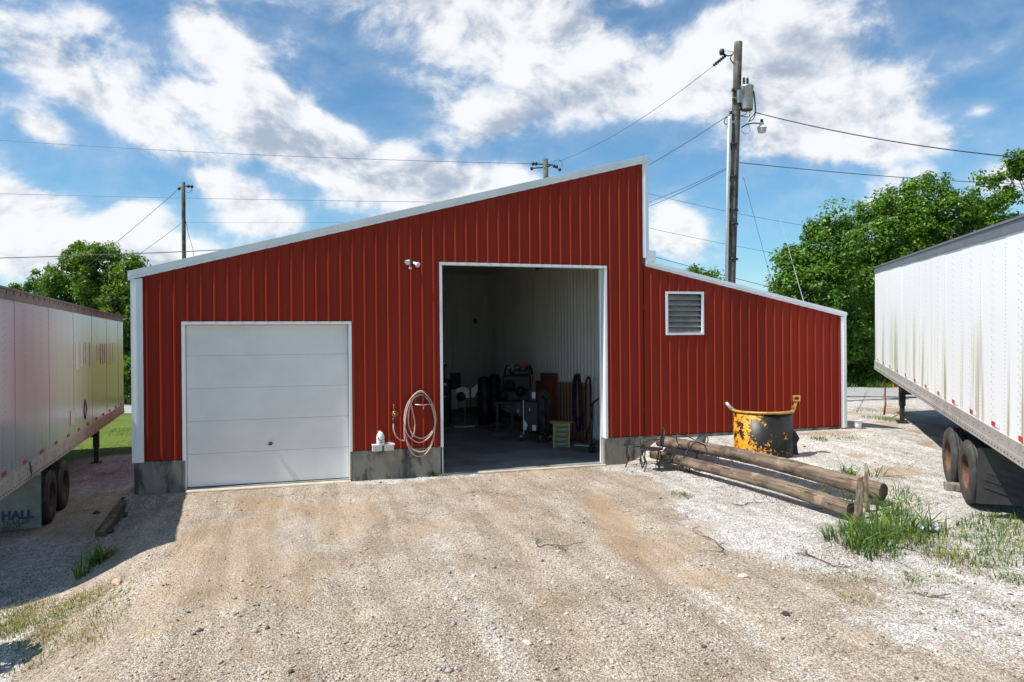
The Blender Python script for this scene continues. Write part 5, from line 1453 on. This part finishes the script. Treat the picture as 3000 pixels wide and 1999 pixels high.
# work bench
t, k = inside('work_bench', 'dark steel work bench loaded with black machinery', 'bench', 925, 1040)
MB().box((-225*k, -.05, 375*k), (150*k, .75, 400*k), .005).build('bench_top', MT['blackmetal'], t)
for x, y in ((-12, 0), (-205, 0), (-205, .65), (130, .65)): MB().box((x*k-.02, y, 0), (x*k+.05, y+.06, 374*k)).build('leg', MT['blackmetal'], t)
MB().box((50*k, -.06, 265*k), (85*k, -.045, 300*k)).build('tag', MT['plastic'], t)
bench = np.array(t.matrix_basis.translation); benchz = 402*k
# engine block on the bench
e = thing('engine', 'large black engine with pulleys and hoses standing on the work bench', 'engine', (bench[0], bench[1]+.35, benchz), (0, 0, YW))
MB().box((-100*k, -.2, .0), (255*k, .35, 130*k), .03).box((-80*k, -.18, 130*k), (285*k, .30, 330*k), .04).box((60*k, -.16, 330*k), (285*k, .3, 395*k), .03).build('block', MT['black'], e)
mb = MB()
for x, z, r in ((-70, 60, 60), (10, 200, 75), (150, 120, 65)): mb.lathe([(0, .07), (r*k*.3, .07), (r*k*.4, .04), (r*k, .05), (r*k, .0), (0, 0)], (x*k, -.2, z*k), (0, -1, 0), 20)
build_each(mb, 'pulley', MT['blackmetal'], e)
mb = MB(); r_ = np.random.default_rng(3)
for q in range(9):
    x = r_.uniform(-90, 230); z = r_.uniform(370, 395); cable(mb, [(x*k, -.1, 320*k), ((x+20)*k, -.15, (z+40)*k), ((x+60)*k, -.05, (z+55+30*r_.random())*k), ((x+90)*k, .05, 340*k)], .022)
build_each(mb, 'hoses', MT['black'], e)
mb = MB()
for x, z in ((0, 425), (60, 420), (110, 430)): mb.lathe([(0, -.03), (.05, -.02), (.05, .03), (0, .04)], (x*k, -.14, z*k), (.3, -1, .4), 12)
build_each(mb, 'fitting', MT['steel'], e)
cb = thing('cardboard_box', 'brown cardboard box sitting on top of the black engine', 'box', (bench[0]+200*k*math.cos(YW), bench[1]+.35+200*k*math.sin(YW), benchz+398*k), (0, 0, YW))
MB().box((-60*k, -.12, 0), (58*k, .16, 84*k), .004).build('carton', MT['cardboard'], cb)
MB().box((-58*k, -.11, 84*k), (56*k, .15, 88*k)).build('flap', MT['cardboard'], cb)
# welder cart with cable coil
t, k = inside('welding_cart', 'low wheeled welding cart with black machine and coiled cables', 'cart', 1275, 1165)
MB().prism([(-250*k, .25, 125*k), (90*k, -.05, 70*k), (150*k, .35, 85*k), (-190*k, .65, 140*k)], (0, 0, .03)).build('deck', MT['blackmetal'], t)
for x, y, r in ((5, -.0, 38), (-240, .3, 30), (130, .3, 26)):
    wl_ = MB().lathe([(0, -.03), (r*k*.6, -.03), (r*k, -.02), (r*k, .02), (r*k*.6, .03), (0, .03)], (x*k, y, r*k), (1, .3, 0), 18).build('caster', MT['rubber'], t)
    MB().box((x*k-.03, y-.02, r*k), (x*k+.03, y+.02, 80*k)).build('fork', MT['steel'], wl_)
MB().box((-200*k, .12, 130*k), (-20*k, .5, 520*k), .02).build('machine', MT['black'], t)
MB().box((-215*k, .08, 300*k), (-205*k, .1, 540*k)).box((-215*k, .08, 100*k), (-205*k, .1, 300*k)).build('frame_post', MT['steel'], t)
build_each(MB().box((-100*k, .08, 560*k), (-55*k, .1, 640*k)).box((-135*k, .08, 400*k), (-125*k, .11, 440*k)), 'placard', MT['plastic'], t)
MB().prism([(-205*k, .07, 160*k), (-180*k, .07, 160*k), (-160*k, .07, 230*k), (-205*k, .07, 290*k)], (0, .03, 0)).box((-100*k, .06, 150*k), (-50*k, .1, 220*k)).build('white_case', MT['plastic'], t)
mb = MB(); r_ = np.random.default_rng(8)
for q in range(11):
    cx_ = (50+r_.uniform(-20, 25))*k; zt_ = (640+r_.uniform(-25, 45))*k; zb_ = (r_.choice([380, 420, 180, 150])+r_.uniform(-20, 20))*k; wdx = r_.uniform(45, 95)*k
    pts = [(cx_, .05, zt_), (cx_+wdx, .03, zt_-90*k), (cx_+wdx*1.0, .03, (zt_+zb_)/2), (cx_+wdx*.4, .02, zb_), (cx_-wdx*.3, .02, zb_), (cx_-wdx*.8, .03, (zt_+zb_)/2), (cx_-wdx*.6, .04, zt_-60*k), (cx_, .05, zt_)]
    cable(mb, pts, .012)
mb.build('cable_coil', MT['blackmetal'], t)
MB().box((-10*k, .1, 100*k), (70*k, .4, 560*k), .02).build('feeder', MT['black'], t)
# gas cylinder
t, k = inside('gas_cylinder', 'grey green gas cylinder with brass regulator beside the cables', 'cylinder', 1500, 1010)
r = 62*k; MB().lathe([(0, 0), (r, .01), (r, 500*k), (r*.93, 545*k), (r*.6, 580*k), (r*.35, 592*k), (r*.3, 605*k), (0, 605*k)], (0, .1, 0), (0, 0, 1), 24).build('tank', MT['green_tank'], t)
mb = MB(); mb.cyl((0, .1, 600*k), (0, .1, 640*k), .025, .02, 10)
for x in (-72, -35): mb.lathe([(0, 0), (16*k, 0), (17*k, .03), (0, .035)], (x*k, .02, 628*k), (0, -1, 0), 14)
mb.tube([(-72*k, .03, 625*k), (-35*k, .04, 628*k), (0, .1, 625*k)], .014, 7); mb.build('regulator', MT['brass'], t)
MB().lathe([(r+.002, -.012), (r+.008, -.012), (r+.008, .012), (r+.002, .012)], (0, .1, 290*k), (0, 0, 1), 24).build('strap', MT['steel'], t)
MB().lathe([(r+.001, 0), (r+.003, 0), (r+.003, 130*k), (r+.001, 130*k)], (0, .1, 130*k), (0, 0, 1), 12, arc=(2.6, 4.3)).build('label', MT['blue'], t)
# brown boards leaning on the right wall
def wallpt(zx, zy, off): return on_side(*I8(zx, zy), IX1-off)
def leaning(label, c4, off):
    P = [wallpt(zx, zy, off) for zx, zy in c4]; org = P[0].copy(); org[2] = 0
    o = MB().prism([p-org for p in P], (.02, 0, 0)).build('hardboard_sheet', MT['cardboard']); o.location = tuple(org)
    edge_ = MB().prism([P[-1]-org, P[-2]-org, P[-2]-org+V3(0, 0, .018), P[-1]-org+V3(0, 0, .018)], (.022, 0, 0)).build('top_edge', MT['cream'], o)
    return tag(o, label, 'board', 'brown boards against the right wall')
leaning('large brown board standing against the ribbed wall behind the hanging hoses', [(1500, 1045), (1925, 1175), (1925, 405), (1500, 390)], .06)
leaning('smaller brown board behind the gas cylinder', [(1275, 985), (1495, 1040), (1495, 280), (1275, 275)], .10)
leaning('low brown board behind the cable coil', [(1215, 970), (1300, 990), (1300, 375), (1215, 370)], .08)
# pale door leaf at the right
P = [wallpt(zx, zy, .04) for zx, zy in ((1930, 905), (2028, 935), (2028, 330), (1930, 330))]
o = MB().prism([p-P[0] for p in P], (.02, 0, 0)).build('pale_panel', MT['liner']); o.location = tuple(P[0]); tag(o, 'pale flat panel on the right wall next to the bay jamb', 'panel')
# hanging black hoses
def hanging(label, strands, hook):
    org = wallpt(*hook, .12); mb = MB()
    for st, r in strands: cable(mb, [wallpt(zx, zy, .10+.03*math.sin(i*2+r*99))-org for i, (zx, zy) in enumerate(st)], r)
    o = mb.build('hanging_hose', MT['black']); o.location = tuple(org)
    MB().tube([(.1, 0, .02), (-.05, 0, .03), (-.06, 0, .07)], .012, 6).build('hook', MT['steel'], o)
    return tag(o, label, 'hose', 'black hoses hung on the right wall')
hanging('thick bundle of black hoses hanging on the right wall', [
    ([(1700, 760), (1695, 560), (1702, 380), (1735, 298), (1775, 330), (1790, 480), (1800, 700), (1825, 860), (1815, 1000)], .032),
    ([(1690, 820), (1705, 600), (1715, 400), (1745, 305), (1768, 350), (1775, 520), (1795, 760), (1780, 990), (1765, 1010), (1725, 880), (1710, 700)], .026),
    ([(1715, 860), (1722, 640), (1725, 420), (1750, 315), (1760, 400), (1770, 640), (1780, 850), (1720, 850)], .022)], (1742, 300))
hanging('single thinner black hose loop on the right wall nearest the jamb', [
    ([(1862, 1130), (1850, 900), (1848, 640), (1850, 420), (1880, 330), (1912, 360), (1922, 520), (1920, 720), (1925, 860), (1880, 1040), (1862, 1135)], .018),
    ([(1850, 600), (1858, 420), (1885, 340), (1905, 380), (1915, 560)], .014)], (1885, 335))
# stack of yellow crates
t0, k = spot(1550, 1230)
for i in range(5):
    c_ = thing('storage_crate', ['bottom', 'second', 'third', 'fourth', 'top'][i]+' of five flat grey crates with yellow frames stacked in the bay', 'crate', (t0[0], t0[1], .002+i*62*k), (0, 0, YW+random.uniform(-.03, .03)), 'stacked yellow framed crates')
    hw = 110*k; dp = .42; hh_ = 60*k; o_ = random.uniform(-6, 6)*k
    MB().box((-hw+.01+o_, .012, .005), (hw-.01+o_, dp, hh_*.78), .004).build('tray', MT['greyblue'], c_)
    MB().box((-hw+o_, 0, hh_*.78), (hw+o_, dp+.01, hh_)).build('yellow_rim', MT['yellow'], c_)
    for x in (-hw+14*k, hw-14*k): MB().box((x-9*k+o_, -.004, 0), (x+9*k+o_, .011, hh_*.78)).build('yellow_post', MT['yellow'], c_)
    MB().box((-hw*.55+o_, -.002, hh_*.60), (hw*.6+o_, .0115, hh_*.70)).build('label_strip', MT['yellow'], c_)
pl = MB().box((-145*k, -.02, 0), (150*k, .30, 18*k), .004).box((-140*k, -.018, 18*k), (60*k, .25, 26*k)).build('loose_plank', MT['plank']); pl.location = (t0[0], t0[1], 5*62*k+.006); pl.rotation_euler = (0, 0, YW+.06)
tag(pl, 'short yellowish plank lying across the top crate', 'plank')
# hand truck at the right jamb
t, k = inside('hand_truck', 'black hand truck leaning beside the right jamb of the open bay', 'hand truck', 1935, 1300)
MB().prism([(-230*k, .1, 95*k), (70*k, .0, 80*k), (80*k, .25, 85*k), (-200*k, .3, 100*k)], (0, 0, .012)).build('toe_plate', MT['steel'], t)
MB().tube([(0, .1, 60*k), (20*k, .15, 380*k), (25*k, .2, 640*k)], .018, 8).tube([(-20*k, .2, 590*k), (110*k, .15, 700*k)], .022, 8).build('handle', MT['blackmetal'], t)
for x in (-15, 30): MB().lathe([(0, -.03), (45*k, -.03), (60*k, -.015), (60*k, .015), (45*k, .03), (0, .03)], (x*k, .05, 60*k), (1, .2, 0), 18).build('wheel', MT['rubber'], t)

# ------------------------------------------------------------------ weeds, grass, verge
def bt(bl, px, py, r, n, h, wd, pal, lean=.5, rx=None):
    p = g2(px, py); bl.tuft(p[0], p[1], r, n, h, wd, pal, lean, rx=rx)
bl = Blades()
for (px, py, r, n, h, w, pal) in [(2400, 1292, .2, 120, .16, .008, GREEN), (2290, 1368, .14, 60, .16, .012, GREEN), (2240, 1362, .25, 90, .2, .006, DRY),
        (2010, 1455, .16, 130, .10, .007, OLIVE), (1990, 1448, .16, 110, .11, .007, GREEN), (1380, 1448, .14, 90, .05, .007, GREEN), (1395, 1440, .2, 50, .04, .007, OLIVE), (1725, 1375, .3, 150, .05, .007, GREEN), (1500, 1390, .5, 90, .04, .006, OLIVE), (1340, 1396, .3, 90, .05, .007, GREEN),
        (1900, 1385, .5, 110, .10, .006, OLIVE), (2480, 1700, .3, 120, .09, .007, OLIVE), (2430, 1690, .3, 90, .07, .007, OLIVE), (2510, 1760, .22, 130, .09, .007, OLIVE), (2380, 1680, .2, 50, .06, .007, OLIVE), (2770, 1700, .2, 60, .10, .008, OLIVE),
        (2795, 1795, .08, 30, .06, .007, OLIVE), (2950, 1780, .1, 30, .05, .007, GREEN), (2570, 1225, .5, 220, .16, .008, OLIVE), (2610, 1232, .4, 200, .16, .009, GREEN), (2540, 1205, .5, 160, .15, .008, OLIVE), (2640, 1215, .4, 160, .25, .008, DRY), (2480, 1255, .2, 60, .15, .006, DRY),
        (2470, 1285, .25, 100, .08, .01, GREEN), (2500, 1280, .2, 90, .07, .01, GREEN), (2560, 1278, .15, 50, .06, .01, GREEN), (2660, 1330, .12, 40, .07, .01, GREEN), (2650, 1400, .15, 50, .07, .01, GREEN), (2700, 1415, .15, 60, .06, .01, OLIVE), (2430, 1385, .18, 70, .12, .012, GREEN), (2140, 1450, .2, 50, .10, .008, OLIVE),
        (60, 1800, .5, 500, .12, .008, DRY), (30, 1840, .35, 320, .12, .008, OLIVE), (110, 1815, .4, 300, .10, .008, OLIVE), (150, 1790, .35, 220, .10, .007, DRY), (240, 1770, .3, 140, .09, .007, OLIVE), (235, 1865, .2, 110, .10, .006, DRY), (300, 1790, .3, 110, .07, .008, DRY), (350, 1745, .15, 50, .07, .01, GREEN), (430, 1680, .25, 120, .10, .005, DRY), (290, 1740, .3, 120, .09, .008, OLIVE), (200, 1880, .3, 60, .08, .006, DRY), (20, 1920, .3, 120, .1, .008, GREEN), (60, 1960, .3, 120, .1, .008, DEEP),
        (330, 1330, .25, 220, .06, .008, OLIVE), (300, 1390, .3, 260, .07, .008, OLIVE), (250, 1410, .25, 200, .06, .008, DRY), (275, 1450, .3, 160, .05, .008, OLIVE), (250, 1500, .25, 160, .06, .008, OLIVE), (360, 1380, .3, 130, .05, .008, DRY), (210, 1390, .5, 220, .06, .008, OLIVE), (310, 1270, .7, 300, .08, .008, DEEP), (350, 1260, .6, 200, .08, .008, DEEP), (120, 1715, .6, 140, .06, .008, DEEP), (160, 1535, .4, 90, .05, .008, DEEP),
        (2120, 1470, .3, 50, .12, .006, DRY), (2060, 1400, .35, 160, .05, .012, LITTER_AND_SHADE), (2150, 1430, .35, 160, .05, .012, LITTER_AND_SHADE), (2010, 1385, .3, 140, .05, .012, LITTER_AND_SHADE), (2250, 1465, .35, 150, .05, .012, LITTER_AND_SHADE), (2330, 1490, .35, 140, .05, .012, LITTER_AND_SHADE), (2440, 1640, .5, 160, .05, .012, LITTER_AND_SHADE), (2300, 1640, .5, 120, .04, .012, LITTER_AND_SHADE), (2440, 1275, .6, 200, .05, .012, LITTER_AND_SHADE), (2660, 1370, .3, 120, .04, .012, LITTER_AND_SHADE), (2740, 1470, .3, 100, .04, .012, LITTER_AND_SHADE), (2200, 1400, .5, 120, .05, .012, LITTER_AND_SHADE), (2330, 1440, .4, 110, .05, .012, LITTER_AND_SHADE), (1480, 1400, .4, 60, .04, .01, LITTER_AND_SHADE), (2130, 1280, .7, 40, .25, .005, DRY), (2080, 1283, .5, 30, .25, .005, DRY)]:  # dark tufts between the logs paint the shaded gap; the rest is litter
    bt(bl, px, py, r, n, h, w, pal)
for q in range(46):
    bt(bl, rng.uniform(-10, 330), rng.uniform(1735, 1880), .22, 60, .10, .008, (DRY, OLIVE, DRY, GREEN)[q % 4])
for q in range(240):      # stray sprigs
    px, py = rng.uniform(1900, 2990), rng.uniform(1400, 1990)
    bt(bl, px, py, .05, 7, .05, .006, (OLIVE, DRY, GREEN)[rng.integers(3)])
for q in range(130):
    px, py = rng.uniform(20, 600), rng.uniform(1680, 1990)
    bt(bl, px, py, .06, 7, .05, .006, (OLIVE, DRY, DRY)[rng.integers(3)])
bl.build('yard_weeds', 'sparse low weeds and dry tufts growing through the gravel, dark tufts as shade between the logs', 'weeds', kind='stuff')
# tall green grass around the stakes and below the white trailer
bl = Blades()
for (px, py, r, n, h, w, pal) in [(2500, 1590, .38, 340, .42, .014, DEEP), (2540, 1570, .35, 330, .45, .014, GREEN), (2600, 1560, .35, 300, .42, .013, GREEN), (2550, 1620, .35, 260, .32, .013, DEEP), (2640, 1520, .3, 190, .42, .013, DEEP), (2680, 1580, .35, 190, .32, .012, GREEN),
        (2730, 1610, .35, 170, .28, .011, GREEN), (2760, 1560, .3, 130, .3, .011, OLIVE), (2790, 1650, .35, 220, .24, .010, OLIVE), (2850, 1640, .35, 260, .22, .010, GREEN), (2900, 1600, .4, 300, .24, .010, GREEN), (2960, 1570, .4, 320, .26, .010, GREEN), (2900, 1530, .35, 260, .22, .010, GREEN), (2970, 1530, .4, 260, .22, .010, GREEN), (2840, 1545, .2, 120, .22, .010, DEEP), (2990, 1640, .4, 240, .2, .010, GREEN), (2990, 1705, .2, 190, .14, .009, GREEN), (2930, 1680, .3, 160, .12, .009, OLIVE), (2815, 1440, .12, 90, .22, .010, GREEN), (2620, 1450, .25, 90, .36, .014, DEEP), (2660, 1480, .3, 110, .34, .012, GREEN)]:
    bt(bl, px, py, r*1.05, int(n*.5), h, w*1.1, pal, .8)
    bt(bl, px+rng.uniform(-40, 40), py+rng.uniform(-10, 25), r, int(n*.12), h*.6, w*.8, DRY, .9)
for (px, py) in ((2500, 1480), (2470, 1500), (2560, 1520), (2600, 1500), (2640, 1540), (2690, 1560), (2580, 1600), (2520, 1620), (2740, 1570), (2480, 1395), (2560, 1395), (2620, 1600), (2540, 1560)):
    bt(bl, px, py, .18, 16, .62, .022, DEEP if px % 40 else GREEN, 1.0)
for q in range(26):
    bt(bl, rng.uniform(2440, 2960), rng.uniform(1540, 1720), .16, 22, .16, .008, (OLIVE, DRY, GREEN)[q % 3], .7)
bl.build('tall_grass', 'tall green grass around the split stakes and under the white trailer', 'grass', kind='stuff')
def clump(label, spec, name='grass_clump', group='separate green clumps'):
    bl = Blades()
    for s in spec: bt(bl, *s)
    return bl.build(name, label, 'plant', group)
clump('bright grass clump at the end of the retaining timber', [(285, 1650, .12, 60, .42, .020, GREEN, .7), (240, 1690, .1, 30, .42, .022, GREEN, .5), (300, 1640, .15, 60, .3, .012, OLIVE, .7)])
clump('bright green grass patch left of the half drum', [(2105, 1312, .32, 420, .26, .010, GREEN, .4), (2150, 1306, .25, 260, .26, .010, GREEN, .4)])
def leafy(label, px, py, r, n, leaf, lift=.0):
    p = g2(px, py); v, f, c = leaf_cloud(np.array([[0, 0, r*.8+lift], [r*.7, 0, r*.6+lift], [-r*.6, .1*r, r*.5+lift], [.2*r, .2*r, r*1.3+lift]]), np.array([r, r*.8, r*.7, r*.6]), n, leaf, (.07, .17, .015), (.22, .38, .05))
    o = mesh_np('leafy_weed', v, f, MT['leaf'], c); o.location = tuple(p)
    mb = MB()
    for q in range(5): mb.tube([(0, 0, -.02), (rng.normal(0, r*.3), rng.normal(0, r*.3), r*.6+lift), (rng.normal(0, r*.6), rng.normal(0, r*.6), r*1.3+lift)], .004, 4)
    mb.build('stems', MT['bark'], o)
    return tag(o, label, 'plant', 'separate green clumps')
leafy('leafy green weed growing over the lower log before the stakes', 2410, 1492, .14, 26, .07, .06)
leafy('small leafy weed at the foot of the concrete by the open bay', 1266, 1397, .07, 16, .035)
leafy('leafy weed below the peeling half drum', 2300, 1368, .06, 12, .045)
leafy('leafy sprig on the white gravel behind the stakes', 2490, 1405, .09, 14, .06, .05)
# verge of tall grass beyond the road on the right and lawn on the left
bl = Blades()
for q in range(230):
    s_ = rng.uniform(26, 62); w_ = rng.uniform(2.9, 5.6); p = road_pt(s_, w_); bl.tuft(p[0], p[1], .5, 70, .35+.42*(w_-2.9), .035, (GREEN, ((.07, .15, .015), (.20, .33, .05)), GREEN)[q % 3], .4)
for q in range(120):
    x = rng.uniform(-13, -2.8); y = rng.uniform(10.5, 24); bl.tuft(x, y, .8, 60, .10, .02, (GREEN, ((.14, .22, .02), (.27, .38, .05)))[q % 2], .5)
bl.build('verge_grass', 'green grass verge and lawn along the road behind the yard', 'grass', kind='stuff')

tree('leafy_bush', 'leafy bush just beyond the left picture edge, shading the lower left corner', -4.35, -6.1, [(0, 0, 1.9, .55, .5, .5), (.3, .7, 1.5, .35, .35, .45), (-.1, -.6, 1.7, .4, .35, .4)], .05, 26, 45, .13, None, clr=(.12, .3), cat='bush')
